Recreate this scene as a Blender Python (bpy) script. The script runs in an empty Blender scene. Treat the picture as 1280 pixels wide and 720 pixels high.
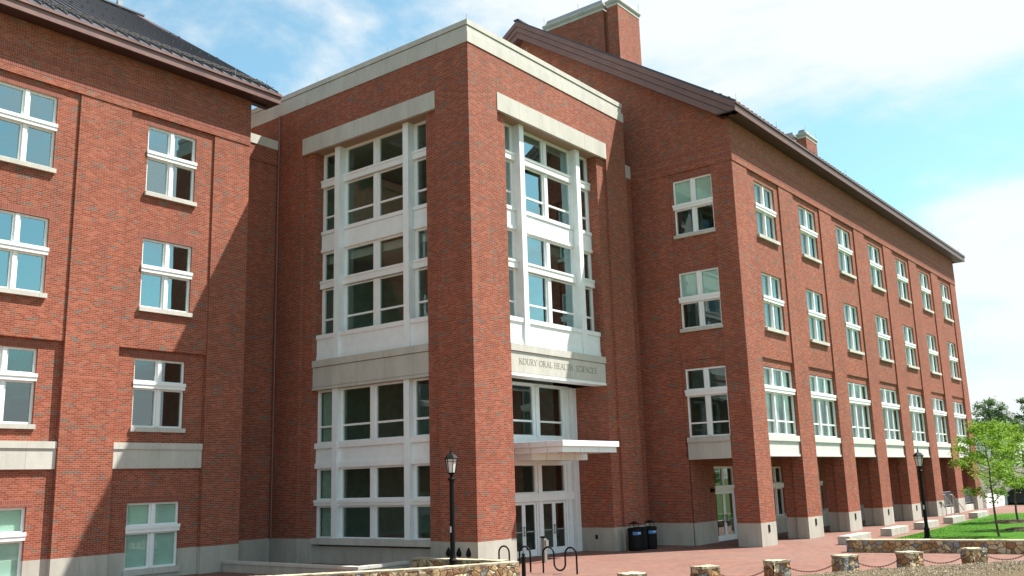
import bpy, math, random
from mathutils import Vector, Matrix, noise
R_ = math.radians
random.seed(7)
S = bpy.context.scene
COL = S.collection

# ------------------------------------------------------------------ camera
F_ = Vector((0.772690, 0.601585, 0.202680))
yaw, pitch, roll, fpx = 0.661518508, 0.2040935, -0.0299932265, 1172.72
F_ = Vector((math.cos(pitch)*math.cos(yaw), math.cos(pitch)*math.sin(yaw), math.sin(pitch)))
Rt = F_.cross(Vector((0, 0, 1))).normalized()
Up = Rt.cross(F_)
Rt2 = math.cos(roll)*Rt + math.sin(roll)*Up
Up2 = -math.sin(roll)*Rt + math.cos(roll)*Up
CAMP = Vector((-25.8486, -21.9768, 3.0))
cam = bpy.data.cameras.new('camera'); camo = bpy.data.objects.new('camera', cam); COL.objects.link(camo)
camo.matrix_world = Matrix(((Rt2.x, Up2.x, -F_.x, CAMP.x), (Rt2.y, Up2.y, -F_.y, CAMP.y), (Rt2.z, Up2.z, -F_.z, CAMP.z), (0, 0, 0, 1)))
cam.sensor_width = 36.0; cam.lens = fpx*36.0/1280.0; cam.clip_end = 3000; cam.clip_start = 0.1
S.camera = camo

# ------------------------------------------------------------------ light
SUNV = Vector((0.478, -0.392, 1.0)).normalized()      # towards the sun
sun = bpy.data.lights.new('sun', 'SUN'); sun.energy = 4.6; sun.angle = R_(0.53); sun.color = (1.0, 0.95, 0.87)
suno = bpy.data.objects.new('sun', sun); COL.objects.link(suno)
suno.rotation_euler = SUNV.to_track_quat('Z', 'Y').to_euler(); suno.location = (0, -30, 60)
W = bpy.data.worlds.new('World'); S.world = W; W.use_nodes = True
nt = W.node_tree; nt.nodes.clear()
def N(tree, t, **k):
    n = tree.nodes.new(t)
    for a, b in k.items(): setattr(n, a, b)
    return n
wo = N(nt, 'ShaderNodeOutputWorld'); bg = N(nt, 'ShaderNodeBackground'); sky = N(nt, 'ShaderNodeTexSky')
sky.sky_type = 'NISHITA'; sky.sun_disc = False
sky.sun_elevation = math.asin(SUNV.z); sky.sun_rotation = math.atan2(SUNV.x, SUNV.y)
sky.air_density = 1.0; sky.dust_density = 1.2; sky.ozone_density = 1.0
bg.inputs['Strength'].default_value = 0.05
tc = N(nt, 'ShaderNodeTexCoord'); sep = N(nt, 'ShaderNodeSeparateXYZ')
nt.links.new(tc.outputs['Generated'], sep.inputs[0])
addz = N(nt, 'ShaderNodeMath', operation='MAXIMUM'); addz.inputs[1].default_value = 0.0
nt.links.new(sep.outputs['Z'], addz.inputs[0])
az2 = N(nt, 'ShaderNodeMath', operation='ADD'); az2.inputs[1].default_value = 0.32; nt.links.new(addz.outputs[0], az2.inputs[0])
dx = N(nt, 'ShaderNodeMath', operation='DIVIDE'); dy = N(nt, 'ShaderNodeMath', operation='DIVIDE')
nt.links.new(sep.outputs['X'], dx.inputs[0]); nt.links.new(az2.outputs[0], dx.inputs[1])
nt.links.new(sep.outputs['Y'], dy.inputs[0]); nt.links.new(az2.outputs[0], dy.inputs[1])
cmb = N(nt, 'ShaderNodeCombineXYZ'); nt.links.new(dx.outputs[0], cmb.inputs[0]); nt.links.new(dy.outputs[0], cmb.inputs[1])
mp = N(nt, 'ShaderNodeMapping'); mp.inputs['Location'].default_value = (3.9, 8.8, 0.0)
nt.links.new(cmb.outputs[0], mp.inputs[0])
nz = N(nt, 'ShaderNodeTexNoise'); nz.inputs['Scale'].default_value = 1.5; nz.inputs['Detail'].default_value = 9
nz.inputs['Roughness'].default_value = 0.56; nz.inputs['Distortion'].default_value = 0.35
nt.links.new(mp.outputs[0], nz.inputs['Vector'])
cr = N(nt, 'ShaderNodeValToRGB'); cr.color_ramp.elements[0].position = 0.44; cr.color_ramp.elements[1].position = 0.575
cr.color_ramp.interpolation = 'EASE'; cr.color_ramp.elements[0].color = (.06, .06, .06, 1)
nt.links.new(nz.outputs['Fac'], cr.inputs[0])
skyt = N(nt, 'ShaderNodeMix', data_type='RGBA', blend_type='MULTIPLY'); skyt.inputs['Factor'].default_value = 1.0
skyt.inputs['B'].default_value = (1.42, 2.0, 1.76, 1)
nt.links.new(sky.outputs[0], skyt.inputs['A'])
mix = N(nt, 'ShaderNodeMix', data_type='RGBA'); mix.inputs['B'].default_value = (7.6, 8.0, 8.2, 1)
nt.links.new(cr.outputs[0], mix.inputs['Factor']); nt.links.new(skyt.outputs['Result'], mix.inputs['A'])
nt.links.new(mix.outputs['Result'], bg.inputs[0]); nt.links.new(bg.outputs[0], wo.inputs[0])
S.view_settings.view_transform = 'Standard'; S.view_settings.look = 'None'; S.view_settings.gamma = 1.0
S.view_settings.exposure = 1.35
S.render.engine = 'CYCLES'
S.cycles.max_bounces = 6; S.cycles.transparent_max_bounces = 10

# ------------------------------------------------------------------ materials
def mat(name):
    m = bpy.data.materials.new(name); m.use_nodes = True
    t = m.node_tree; return m, t, t.nodes['Principled BSDF']
def lk(t, a, b): t.links.new(a, b)
def mathn(t, op, a=None, b=None, v1=None, v2=None):
    n = N(t, 'ShaderNodeMath', operation=op)
    if a is not None: lk(t, a, n.inputs[0])
    if b is not None: lk(t, b, n.inputs[1])
    if v1 is not None: n.inputs[0].default_value = v1
    if v2 is not None: n.inputs[1].default_value = v2
    return n.outputs[0]
def mixc(t, fac, a, b, mode='MIX'):
    n = N(t, 'ShaderNodeMix', data_type='RGBA', blend_type=mode)
    for key, x in (('Factor', fac), ('A', a), ('B', b)):
        if isinstance(x, (int, float)): n.inputs[key].default_value = x
        elif isinstance(x, tuple): n.inputs[key].default_value = x if len(x) == 4 else (*x, 1)
        else: lk(t, x, n.inputs[key])
    return n.outputs['Result']
def ramp(t, fac, stops, interp='LINEAR'):
    n = N(t, 'ShaderNodeValToRGB'); e = n.color_ramp.elements; n.color_ramp.interpolation = interp
    while len(e) < len(stops): e.new(0.5)
    for i, (p, c) in enumerate(stops):
        e[i].position = p; e[i].color = (*c, 1) if len(c) == 3 else c
    if fac is not None: lk(t, fac, n.inputs[0])
    return n.outputs['Color']
def pos(t): return N(t, 'ShaderNodeNewGeometry').outputs['Position']
def noisen(t, vec, scale, detail=4, rough=.55):
    n = N(t, 'ShaderNodeTexNoise'); n.inputs['Scale'].default_value = scale; n.inputs['Detail'].default_value = detail
    n.inputs['Roughness'].default_value = rough; lk(t, vec, n.inputs['Vector']); return n.outputs['Fac']
def bump(t, b, h, strength=.3, dist=.02):
    n = N(t, 'ShaderNodeBump'); n.inputs['Strength'].default_value = strength; n.inputs['Distance'].default_value = dist
    lk(t, h, n.inputs['Height']); lk(t, n.outputs[0], b.inputs['Normal'])

def brick_coords(t, wall=True):
    g = N(t, 'ShaderNodeNewGeometry'); sp = N(t, 'ShaderNodeSeparateXYZ'); lk(t, g.outputs['Position'], sp.inputs[0])
    sn = N(t, 'ShaderNodeSeparateXYZ'); lk(t, g.outputs['True Normal'], sn.inputs[0])
    ax = mathn(t, 'ABSOLUTE', sn.outputs['X']); fx = mathn(t, 'GREATER_THAN', ax, v2=.6)
    mx = N(t, 'ShaderNodeMix', data_type='FLOAT'); lk(t, fx, mx.inputs['Factor']); lk(t, sp.outputs['X'], mx.inputs['A']); lk(t, sp.outputs['Y'], mx.inputs['B'])
    c = N(t, 'ShaderNodeCombineXYZ'); lk(t, mx.outputs['Result'], c.inputs[0]); lk(t, sp.outputs['Z'], c.inputs[1])
    return c.outputs[0], g.outputs['Position']

def make_brick():
    m, t, b = mat('red flashed brick')
    uv, P = brick_coords(t)
    BW, BH, MO = .203, .0677, .011
    br = N(t, 'ShaderNodeTexBrick'); lk(t, uv, br.inputs['Vector'])
    br.inputs['Scale'].default_value = 1; br.inputs['Brick Width'].default_value = BW; br.inputs['Row Height'].default_value = BH
    br.inputs['Mortar Size'].default_value = MO*.5; br.inputs['Mortar Smooth'].default_value = .2
    br.inputs['Color1'].default_value = (0, 0, 0, 1); br.inputs['Color2'].default_value = (1, 1, 1, 1); br.inputs['Mortar'].default_value = (.5, .5, .5, 1)
    br.inputs['Bias'].default_value = 0
    sepc = N(t, 'ShaderNodeSeparateColor'); lk(t, br.outputs['Color'], sepc.inputs[0]); rnd = sepc.outputs[0]
    base = ramp(t, rnd, [(0, (.195, .043, .023)), (.35, (.238, .053, .029)), (.7, (.276, .067, .038)), (1, (.325, .098, .060))])
    # dark flashed bricks gathered in loose streaks
    nn = N(t, 'ShaderNodeMapping'); nn.inputs['Scale'].default_value = (1.3, 5.2, 1); lk(t, uv, nn.inputs[0])
    streak = noisen(t, nn.outputs[0], 1.0, 3, .6)
    # random value per brick, from the brick's own cell
    sx = N(t, 'ShaderNodeSeparateXYZ'); lk(t, uv, sx.inputs[0])
    row = mathn(t, 'FLOOR', mathn(t, 'DIVIDE', sx.outputs[1], v2=BH))
    odd = mathn(t, 'MULTIPLY', mathn(t, 'MODULO', row, v2=2), v2=.5)
    col = mathn(t, 'FLOOR', mathn(t, 'ADD', mathn(t, 'DIVIDE', sx.outputs[0], v2=BW), odd))
    cc = N(t, 'ShaderNodeCombineXYZ'); lk(t, row, cc.inputs[0]); lk(t, col, cc.inputs[1])
    wn = N(t, 'ShaderNodeTexWhiteNoise', noise_dimensions='2D'); lk(t, cc.outputs[0], wn.inputs['Vector'])
    thr = mathn(t, 'ADD', mathn(t, 'MULTIPLY', wn.outputs['Value'], v2=.42), streak)
    dk = mathn(t, 'GREATER_THAN', thr, v2=.915)
    c1 = mixc(t, dk, base, mixc(t, wn.outputs['Value'], (.070, .050, .042), (.135, .105, .090)))
    big = noisen(t, P, .35, 3, .6)
    c1 = mixc(t, 1.0, c1, ramp(t, big, [(.3, (.86, .85, .85)), (.7, (1.10, 1.08, 1.06))]), 'MULTIPLY')
    stn = N(t, 'ShaderNodeMapping'); stn.inputs['Scale'].default_value = (2.2, .12, 1); lk(t, uv, stn.inputs[0])
    c1 = mixc(t, 1.0, c1, ramp(t, noisen(t, stn.outputs[0], 1.0, 4, .6), [(.35, (.90, .89, .89)), (.6, (1.03, 1.03, 1.03))]), 'MULTIPLY')
    fac = br.outputs['Fac']
    c2 = mixc(t, fac, c1, (.33, .235, .165))
    lk(t, c2, b.inputs['Base Color']); b.inputs['Roughness'].default_value = .85
    b.inputs['Specular IOR Level'].default_value = .25
    inv = mathn(t, 'SUBTRACT', None, fac, v1=1.0)
    bump(t, b, inv, .5, .008)
    return m
def make_soldier():
    m, t, b = mat('soldier course brick')
    uv, P = brick_coords(t)
    sx = N(t, 'ShaderNodeSeparateXYZ'); lk(t, uv, sx.inputs[0])
    c = N(t, 'ShaderNodeCombineXYZ'); lk(t, sx.outputs[1], c.inputs[0]); lk(t, sx.outputs[0], c.inputs[1])
    br = N(t, 'ShaderNodeTexBrick'); lk(t, c.outputs[0], br.inputs['Vector']); br.offset = 0
    br.inputs['Scale'].default_value = 1; br.inputs['Brick Width'].default_value = .23; br.inputs['Row Height'].default_value = .0677
    br.inputs['Mortar Size'].default_value = .0055
    br.inputs['Color1'].default_value = (.180, .038, .023, 1); br.inputs['Color2'].default_value = (.25, .058, .036, 1); br.inputs['Mortar'].default_value = (.27, .17, .12, 1)
    lk(t, br.outputs['Color'], b.inputs['Base Color']); b.inputs['Roughness'].default_value = .85
    return m
def make_stone(name, c0, c1, joint=None, rough=.8):
    m, t, b = mat(name); P = pos(t)
    mp_ = N(t, 'ShaderNodeMapping'); mp_.inputs['Scale'].default_value = (1.2, 1.2, .35); lk(t, P, mp_.inputs[0])
    n1 = noisen(t, mp_.outputs[0], 1.4, 6, .62); n2 = noisen(t, P, 22, 3)
    c = ramp(t, n1, [(.32, c0), (.68, c1)])
    c = mixc(t, .12, c, mixc(t, n2, (0, 0, 0), (1, 1, 1)), 'OVERLAY')
    if joint:
        uv, _ = brick_coords(t)
        br = N(t, 'ShaderNodeTexBrick'); lk(t, uv, br.inputs['Vector']); br.offset = 0
        br.inputs['Scale'].default_value = 1; br.inputs['Brick Width'].default_value = joint; br.inputs['Row Height'].default_value = 60
        br.inputs['Mortar Size'].default_value = .006
        br.inputs['Color1'].default_value = (.93, .93, .93, 1); br.inputs['Color2'].default_value = (1, 1, 1, 1); br.inputs['Mortar'].default_value = (.5, .48, .45, 1)
        c = mixc(t, 1.0, c, br.outputs['Color'], 'MULTIPLY')
    lk(t, c, b.inputs['Base Color']); b.inputs['Roughness'].default_value = rough
    bump(t, b, n2, .15, .01)
    return m
def make_plain(name, c, rough=.5, metal=0, var=.06, spec=.5, scale=3):
    m, t, b = mat(name); P = pos(t); n = noisen(t, P, scale, 5)
    lo = tuple(max(0, x*(1-var*2)) for x in c); hi = tuple(min(1, x*(1+var)) for x in c)
    lk(t, ramp(t, n, [(.3, lo), (.7, hi)]), b.inputs['Base Color'])
    b.inputs['Roughness'].default_value = rough; b.inputs['Metallic'].default_value = metal; b.inputs['Specular IOR Level'].default_value = spec
    return m
def make_glass(name='window glass', refl=.12, tint=(.50, .68, .62), ior=1.55, gcol=(.80, .94, .95, 1)):
    m = bpy.data.materials.new(name); m.use_nodes = True; t = m.node_tree; t.nodes.clear()
    o = N(t, 'ShaderNodeOutputMaterial'); tr = N(t, 'ShaderNodeBsdfTransparent'); tr.inputs[0].default_value = (*tint, 1)
    gl = N(t, 'ShaderNodeBsdfGlossy'); gl.inputs['Roughness'].default_value = .01; gl.inputs['Color'].default_value = gcol
    P = pos(t); bn = N(t, 'ShaderNodeBump'); bn.inputs['Strength'].default_value = .05; bn.inputs['Distance'].default_value = .02
    lk(t, noisen(t, P, .9, 1), bn.inputs['Height']); lk(t, bn.outputs[0], gl.inputs['Normal'])
    lw__ = N(t, 'ShaderNodeLayerWeight'); lw__.inputs['Blend'].default_value = .5
    f = mathn(t, 'ADD', mathn(t, 'MULTIPLY', mathn(t, 'POWER', lw__.outputs['Facing'], v2=4.0), v2=.9), v2=.075+refl)
    mx = N(t, 'ShaderNodeMixShader'); lk(t, f, mx.inputs[0]); lk(t, tr.outputs[0], mx.inputs[1]); lk(t, gl.outputs[0], mx.inputs[2])
    lk(t, mx.outputs[0], o.inputs[0]); return m
def make_paving():
    m, t, b = mat('red brick paving'); P = pos(t)
    rot = N(t, 'ShaderNodeMapping'); rot.inputs['Rotation'].default_value = (0, 0, R_(45)); lk(t, P, rot.inputs[0])
    br = N(t, 'ShaderNodeTexBrick'); lk(t, rot.outputs[0], br.inputs['Vector'])
    br.inputs['Scale'].default_value = 1; br.inputs['Brick Width'].default_value = .205; br.inputs['Row Height'].default_value = .105
    br.inputs['Mortar Size'].default_value = .004
    br.inputs['Color1'].default_value = (.145, .049, .031, 1); br.inputs['Color2'].default_value = (.22, .096, .068, 1); br.inputs['Mortar'].default_value = (.11, .082, .065, 1)
    n = noisen(t, P, .55, 6, .65); n2 = noisen(t, P, 4.5, 4, .6)
    c = mixc(t, 1.0, br.outputs['Color'], ramp(t, n, [(.3, (.78, .76, .76)), (.55, (1, 1, 1)), (.75, (1.15, 1.13, 1.1))]), 'MULTIPLY')
    c = mixc(t, ramp(t, n2, [(.50, (0, 0, 0)), (.68, (.55, .55, .55))]), c, (.095, .076, .072))
    n3 = noisen(t, P, .16, 3, .5); n4 = noisen(t, P, 26, 2)
    c = mixc(t, ramp(t, n3, [(.45, (0, 0, 0)), (.60, (.35, .35, .35))]), c, (.165, .10, .078))
    c = mixc(t, ramp(t, n4, [(.66, (0, 0, 0)), (.72, (.5, .5, .5))]), c, (.07, .05, .05))
    lk(t, c, b.inputs['Base Color']); b.inputs['Roughness'].default_value = .8; bump(t, b, n2, .2, .01); return m
def make_rubble():
    m, t, b = mat('rubble fieldstone'); P = pos(t)
    dn = N(t, 'ShaderNodeTexNoise'); dn.inputs['Scale'].default_value = 3.0; dn.inputs['Detail'].default_value = 2; lk(t, P, dn.inputs['Vector'])
    vm = N(t, 'ShaderNodeVectorMath', operation='SCALE'); lk(t, dn.outputs['Color'], vm.inputs[0]); vm.inputs['Scale'].default_value = .16
    va = N(t, 'ShaderNodeVectorMath', operation='ADD'); lk(t, P, va.inputs[0]); lk(t, vm.outputs[0], va.inputs[1])
    v1 = N(t, 'ShaderNodeTexVoronoi', feature='F1'); v1.inputs['Scale'].default_value = 4.6; lk(t, va.outputs[0], v1.inputs['Vector'])
    v2 = N(t, 'ShaderNodeTexVoronoi', feature='DISTANCE_TO_EDGE'); v2.inputs['Scale'].default_value = 4.6; lk(t, va.outputs[0], v2.inputs['Vector'])
    sc = N(t, 'ShaderNodeSeparateColor'); lk(t, v1.outputs['Color'], sc.inputs[0])
    c = ramp(t, sc.outputs[0], [(0, (.34, .19, .08)), (.20, (.44, .30, .15)), (.38, (.25, .24, .20)), (.46, (.50, .37, .19)), (.64, (.28, .15, .08)), (.75, (.54, .45, .29)), (.93, (.22, .23, .235))], 'CONSTANT')
    n = noisen(t, P, 14, 5, .65)
    c = mixc(t, .55, c, mixc(t, n, (.05, .05, .05), (.95, .95, .95)), 'OVERLAY')
    j = ramp(t, v2.outputs['Distance'], [(.012, (1, 1, 1)), (.045, (0, 0, 0))])
    c = mixc(t, j, c, (.11, .09, .065))
    lk(t, c, b.inputs['Base Color']); b.inputs['Roughness'].default_value = .9
    h = mathn(t, 'ADD', ramp(t, v2.outputs['Distance'], [(0, (0, 0, 0)), (.12, (1, 1, 1))]), mathn(t, 'MULTIPLY', n, v2=.5))
    bump(t, b, h, .8, .05); return m
def make_leaf(name, c0, c1, c2):
    m, t, b = mat(name)
    P = pos(t); n = noisen(t, P, 1.1, 3, .6)
    g = N(t, 'ShaderNodeNewGeometry'); r = g.outputs['Random Per Island']
    f = mathn(t, 'ADD', mathn(t, 'MULTIPLY', r, v2=.6), mathn(t, 'MULTIPLY', n, v2=.5))
    lk(t, ramp(t, f, [(.2, c0), (.55, c1), (.9, c2)]), b.inputs['Base Color'])
    b.inputs['Roughness'].default_value = .55; b.inputs['Specular IOR Level'].default_value = .3
    tl = N(t, 'ShaderNodeBsdfTranslucent'); lk(t, ramp(t, f, [(.2, tuple(x*1.3 for x in c0)), (.9, tuple(min(1, x*1.6) for x in c2))]), tl.inputs[0])
    mx = N(t, 'ShaderNodeMixShader'); mx.inputs[0].default_value = .30
    lk(t, b.outputs[0], mx.inputs[1]); lk(t, tl.outputs[0], mx.inputs[2]); lk(t, mx.outputs[0], t.nodes['Material Output'].inputs[0]); return m
def make_ground(name, stops, scale, bstr=.6, bd=.03, s2=3.0):
    m, t, b = mat(name); P = pos(t); n = noisen(t, P, scale, 6, .7); n2 = noisen(t, P, s2*.2, 4)
    c = ramp(t, n, stops); c = mixc(t, 1.0, c, ramp(t, n2, [(.3, (.85, .85, .85)), (.7, (1.12, 1.12, 1.1))]), 'MULTIPLY')
    lk(t, c, b.inputs['Base Color']); b.inputs['Roughness'].default_value = .95; b.inputs['Specular IOR Level'].default_value = .1
    bump(t, b, n, bstr, bd); return m
def make_sided(name, c, rough, metal):     # weathered coated metal
    m, t, b = mat(name); P = pos(t); n = noisen(t, P, 1.3, 5, .6)
    lk(t, ramp(t, n, [(.3, tuple(x*.82 for x in c)), (.7, tuple(x*1.12 for x in c))]), b.inputs['Base Color'])
    lk(t, ramp(t, n, [(.3, (rough,)*3), (.7, (rough+.15,)*3)]), b.inputs['Roughness']); b.inputs['Metallic'].default_value = metal; return m

M = dict(
    glass_clear=make_glass('clear glass', .0, (.72, .84, .78)), glass_sky_sheen=make_glass('sky sheen glass', .30, (.50, .68, .62), gcol=(.68, .92, .94, 1)),  # one glass; the sky's cyan sheen is painted into the copy for sky-facing panes
    brick=make_brick(), soldier=make_soldier(),
    stone=make_stone('limestone', (.43, .415, .37), (.53, .515, .465), joint=1.6),
    plinth=make_stone('cast stone base', (.34, .32, .275), (.45, .43, .375), joint=2.3),
    conc=make_stone('pale concrete', (.32, .30, .26), (.45, .43, .38)),
    white=make_plain('white painted metal', (.76, .80, .81), .4, 0, .03),
    whitefr=make_plain('white window frame', (.76, .78, .78), .35, 0, .02),
    glass=make_glass(), glassdk=make_glass('dark entrance glass', .08, (.42, .52, .48)),
    blind=make_plain('pale roller blind', (.55, .66, .62), .9, 0, .04),
    curtain=make_plain('green grey curtain', (.34, .42, .38), .9, 0, .1, scale=6),
    interior=make_plain('dim interior plaster', (.42, .46, .42), .9, 0, .1),
    ceiling=make_plain('interior ceiling tile', (.40, .40, .37), .9, 0, .05),
    bronze=make_sided('brown coated metal', (.165, .085, .072), .38, .15),
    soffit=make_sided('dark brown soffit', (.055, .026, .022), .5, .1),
    roof=make_sided('dark standing seam metal', (.060, .063, .075), .42, .4),
    zinc=make_sided('grey louvre metal', (.27, .29, .31), .4, .3),
    black=make_plain('black painted metal', (.004, .0042, .0045), .55, 0, .1, .18),
    bin=make_plain('black plastic bin', (.004, .0045, .005), .6, 0, .15, .18),
    blue=make_plain('blue recycling label', (.03, .16, .42), .4, 0, .05),
    label=make_plain('pale lettering', (.55, .62, .68), .5, 0, .02),
    steel=make_sided('brushed steel', (.45, .45, .44), .3, .8),
    rust=make_plain('rusty chain', (.10, .038, .022), .8, .2, .2),
    lampglass=make_plain('frosted lamp glass', (.62, .60, .58), .25, 0, .03),
    engr=make_plain('engraved letter grey', (.21, .195, .165), .9, 0, .05),
    paving=make_paving(), rubble=make_rubble(),
    lawn=make_ground('lawn turf', [(.3, (.024, .085, .006)), (.55, (.045, .135, .009)), (.75, (.07, .17, .014))], 9, .5, .03),
    soil=make_ground('grass and soil', [(.3, (.05, .08, .02)), (.6, (.10, .13, .04)), (.8, (.16, .16, .07))], 2),
    gravel=make_ground('brown gravel mulch', [(.3, (.05, .037, .022)), (.5, (.13, .10, .06)), (.72, (.22, .18, .12))], 16, 1.0, .05),
    mulch=make_ground('dark bark mulch', [(.3, (.03, .02, .015)), (.6, (.10, .07, .055)), (.8, (.16, .12, .10))], 20, 1.0, .05),
    leaf=make_leaf('young tree leaf', (.08, .17, .010), (.15, .28, .018), (.28, .42, .04)),
    leafdk=make_leaf('dark tree leaf', (.018, .05, .016), (.04, .09, .03), (.08, .14, .05)),
    leafmid=make_leaf('mid green leaf', (.03, .075, .02), (.06, .125, .035), (.12, .20, .07)),
    bark=make_ground('bark', [(.3, (.05, .04, .03)), (.7, (.16, .13, .10))], 12, .5, .01),
    farwhite=make_plain('far white wall', (.84, .85, .85), .7, 0, .03),
    farroof=make_plain('far grey roof', (.10, .10, .11), .8, 0, .08),
    panel=make_plain('pale cast panel', (.56, .565, .535), .6, 0, .05),
    pipe=make_plain('painted downpipe', (.22, .105, .085), .4, 0, .05),
    wood=make_plain('brown wood desk', (.20, .08, .03), .6, 0, .2),
)

# ------------------------------------------------------------------ mesh helpers
class MB:
    def __init__(s): s.v = []; s.f = []
    def quad(s, a, b, c, d):
        i = len(s.v); s.v += [tuple(a), tuple(b), tuple(c), tuple(d)]; s.f.append((i, i+1, i+2, i+3))
    def poly(s, pts):
        i = len(s.v); s.v += [tuple(p) for p in pts]; s.f.append(tuple(range(i, i+len(pts))))
    def hexa(s, p):          # 8 points: bottom ring 0-3, top ring 4-7
        i = len(s.v); s.v += [tuple(q) for q in p]
        for f in ((3, 2, 1, 0), (4, 5, 6, 7), (0, 1, 5, 4), (1, 2, 6, 5), (2, 3, 7, 6), (3, 0, 4, 7)): s.f.append(tuple(i+k for k in f))
        return s
    def box(s, x0, x1, y0, y1, z0, z1):
        x0, x1 = sorted((x0, x1)); y0, y1 = sorted((y0, y1)); z0, z1 = sorted((z0, z1))
        return s.hexa([(x0, y0, z0), (x1, y0, z0), (x1, y1, z0), (x0, y1, z0), (x0, y0, z1), (x1, y0, z1), (x1, y1, z1), (x0, y1, z1)])
    def prism(s, poly, off):     # poly: list of 3d points, off: extrusion vector
        o = Vector(off); a = [Vector(p) for p in poly]; b = [p+o for p in a]; n = len(a)
        s.poly(a); s.poly(b[::-1])
        for k in range(n): s.quad(a[k], b[k], b[(k+1) % n], a[(k+1) % n])
        return s
    def tube(s, pts, r, n=8, caps=True, close=False):
        pts = [Vector(p) for p in pts]; rs = r if isinstance(r, (list, tuple)) else [r]*len(pts); i0 = len(s.v); L = len(pts)
        prev = None
        for k, p in enumerate(pts):
            if close: d = pts[(k+1) % L]-pts[k-1]
            else: d = pts[min(k+1, L-1)]-pts[max(k-1, 0)]
            d.normalize()
            if prev is None: a = d.orthogonal().normalized()
            else: a = (prev - d*prev.dot(d)).normalized()
            prev = a; bb = d.cross(a)
            for j in range(n):
                th = 2*math.pi*j/n; s.v.append(tuple(p+rs[k]*(math.cos(th)*a+math.sin(th)*bb)))
        for k in range(L if close else L-1):
            for j in range(n):
                a0 = i0+k*n+j; a1 = i0+k*n+(j+1) % n; k2 = (k+1) % L
                s.f.append((a0, a1, i0+k2*n+(j+1) % n, i0+k2*n+j))
        if caps and not close:
            s.f.append(tuple(i0+j for j in range(n))[::-1]); s.f.append(tuple(i0+(L-1)*n+j for j in range(n)))
        return s
    def lathe(s, c, prof, n=16):    # prof: list of (r,z)
        i0 = len(s.v)
        for (r, z) in prof:
            for j in range(n):
                th = 2*math.pi*j/n; s.v.append((c[0]+r*math.cos(th), c[1]+r*math.sin(th), c[2]+z))
        for k in range(len(prof)-1):
            for j in range(n):
                s.f.append((i0+k*n+j, i0+k*n+(j+1) % n, i0+(k+1)*n+(j+1) % n, i0+(k+1)*n+j))
        s.f.append(tuple(i0+j for j in range(n))[::-1]); s.f.append(tuple(i0+(len(prof)-1)*n+j for j in range(n)))
        return s
    def build(s, name, m, parent=None, bevel=0, smooth=False, origin=None):
        me = bpy.data.meshes.new(name)
        vs = s.v
        if origin is not None: vs = [(a-origin[0], b-origin[1], c-origin[2]) for a, b, c in vs]
        me.from_pydata(vs, [], s.f); me.materials.append(M[m] if isinstance(m, str) else m)
        if smooth:
            for p in me.polygons: p.use_smooth = True
        me.update()
        o = bpy.data.objects.new(name, me); COL.objects.link(o)
        if origin is not None: o.location = origin
        if parent is not None: par(o, parent)
        if bevel:
            md = o.modifiers.new('bevel', 'BEVEL'); md.width = bevel; md.segments = 2; md.limit_method = 'ANGLE'
        return o
def par(o, p):
    # meshes are written in world coordinates; keep them there under a placed parent
    w = Vector(p.get('_w', (0, 0, 0)))
    o.parent = p; o.location = Vector(o.location) - w
    o['_w'] = (w[0]+o.location[0], w[1]+o.location[1], w[2]+o.location[2])
def thing(name, label, cat, loc=(0, 0, 0), group=None):
    o = bpy.data.objects.new(name, None); COL.objects.link(o); o.location = loc; o['_w'] = tuple(loc); o.empty_display_size = .3
    o['label'] = label; o['category'] = cat
    if group: o['group'] = group
    return o
def tag(o, label, cat, group=None):
    o['label'] = label; o['category'] = cat
    if group: o['group'] = group
    return o
def struct(o, kind='structure'): o['kind'] = kind; return o
def copy_tree(o, parent=None):
    c = o.copy(); COL.objects.link(c); c.parent = parent
    for ch in [x for x in o.children]: copy_tree(ch, c)
    return c

class Face:
    """local facade frame: s along the wall, d into the building, z up"""
    def __init__(s, kind, plane): s.k = kind; s.p = plane
    def P(s, a, d, z): return (a, s.p+d, z) if s.k == 'B' else (s.p+d, a, z)
    def box(s, mb, a0, a1, d0, d1, z0, z1):
        p, q = s.P(a0, d0, z0), s.P(a1, d1, z1); return mb.box(p[0], q[0], p[1], q[1], p[2], q[2])
    def pane(s, mb, a0, a1, d, z0, z1): mb.quad(s.P(a0, d, z0), s.P(a1, d, z0), s.P(a1, d, z1), s.P(a0, d, z1))

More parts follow.
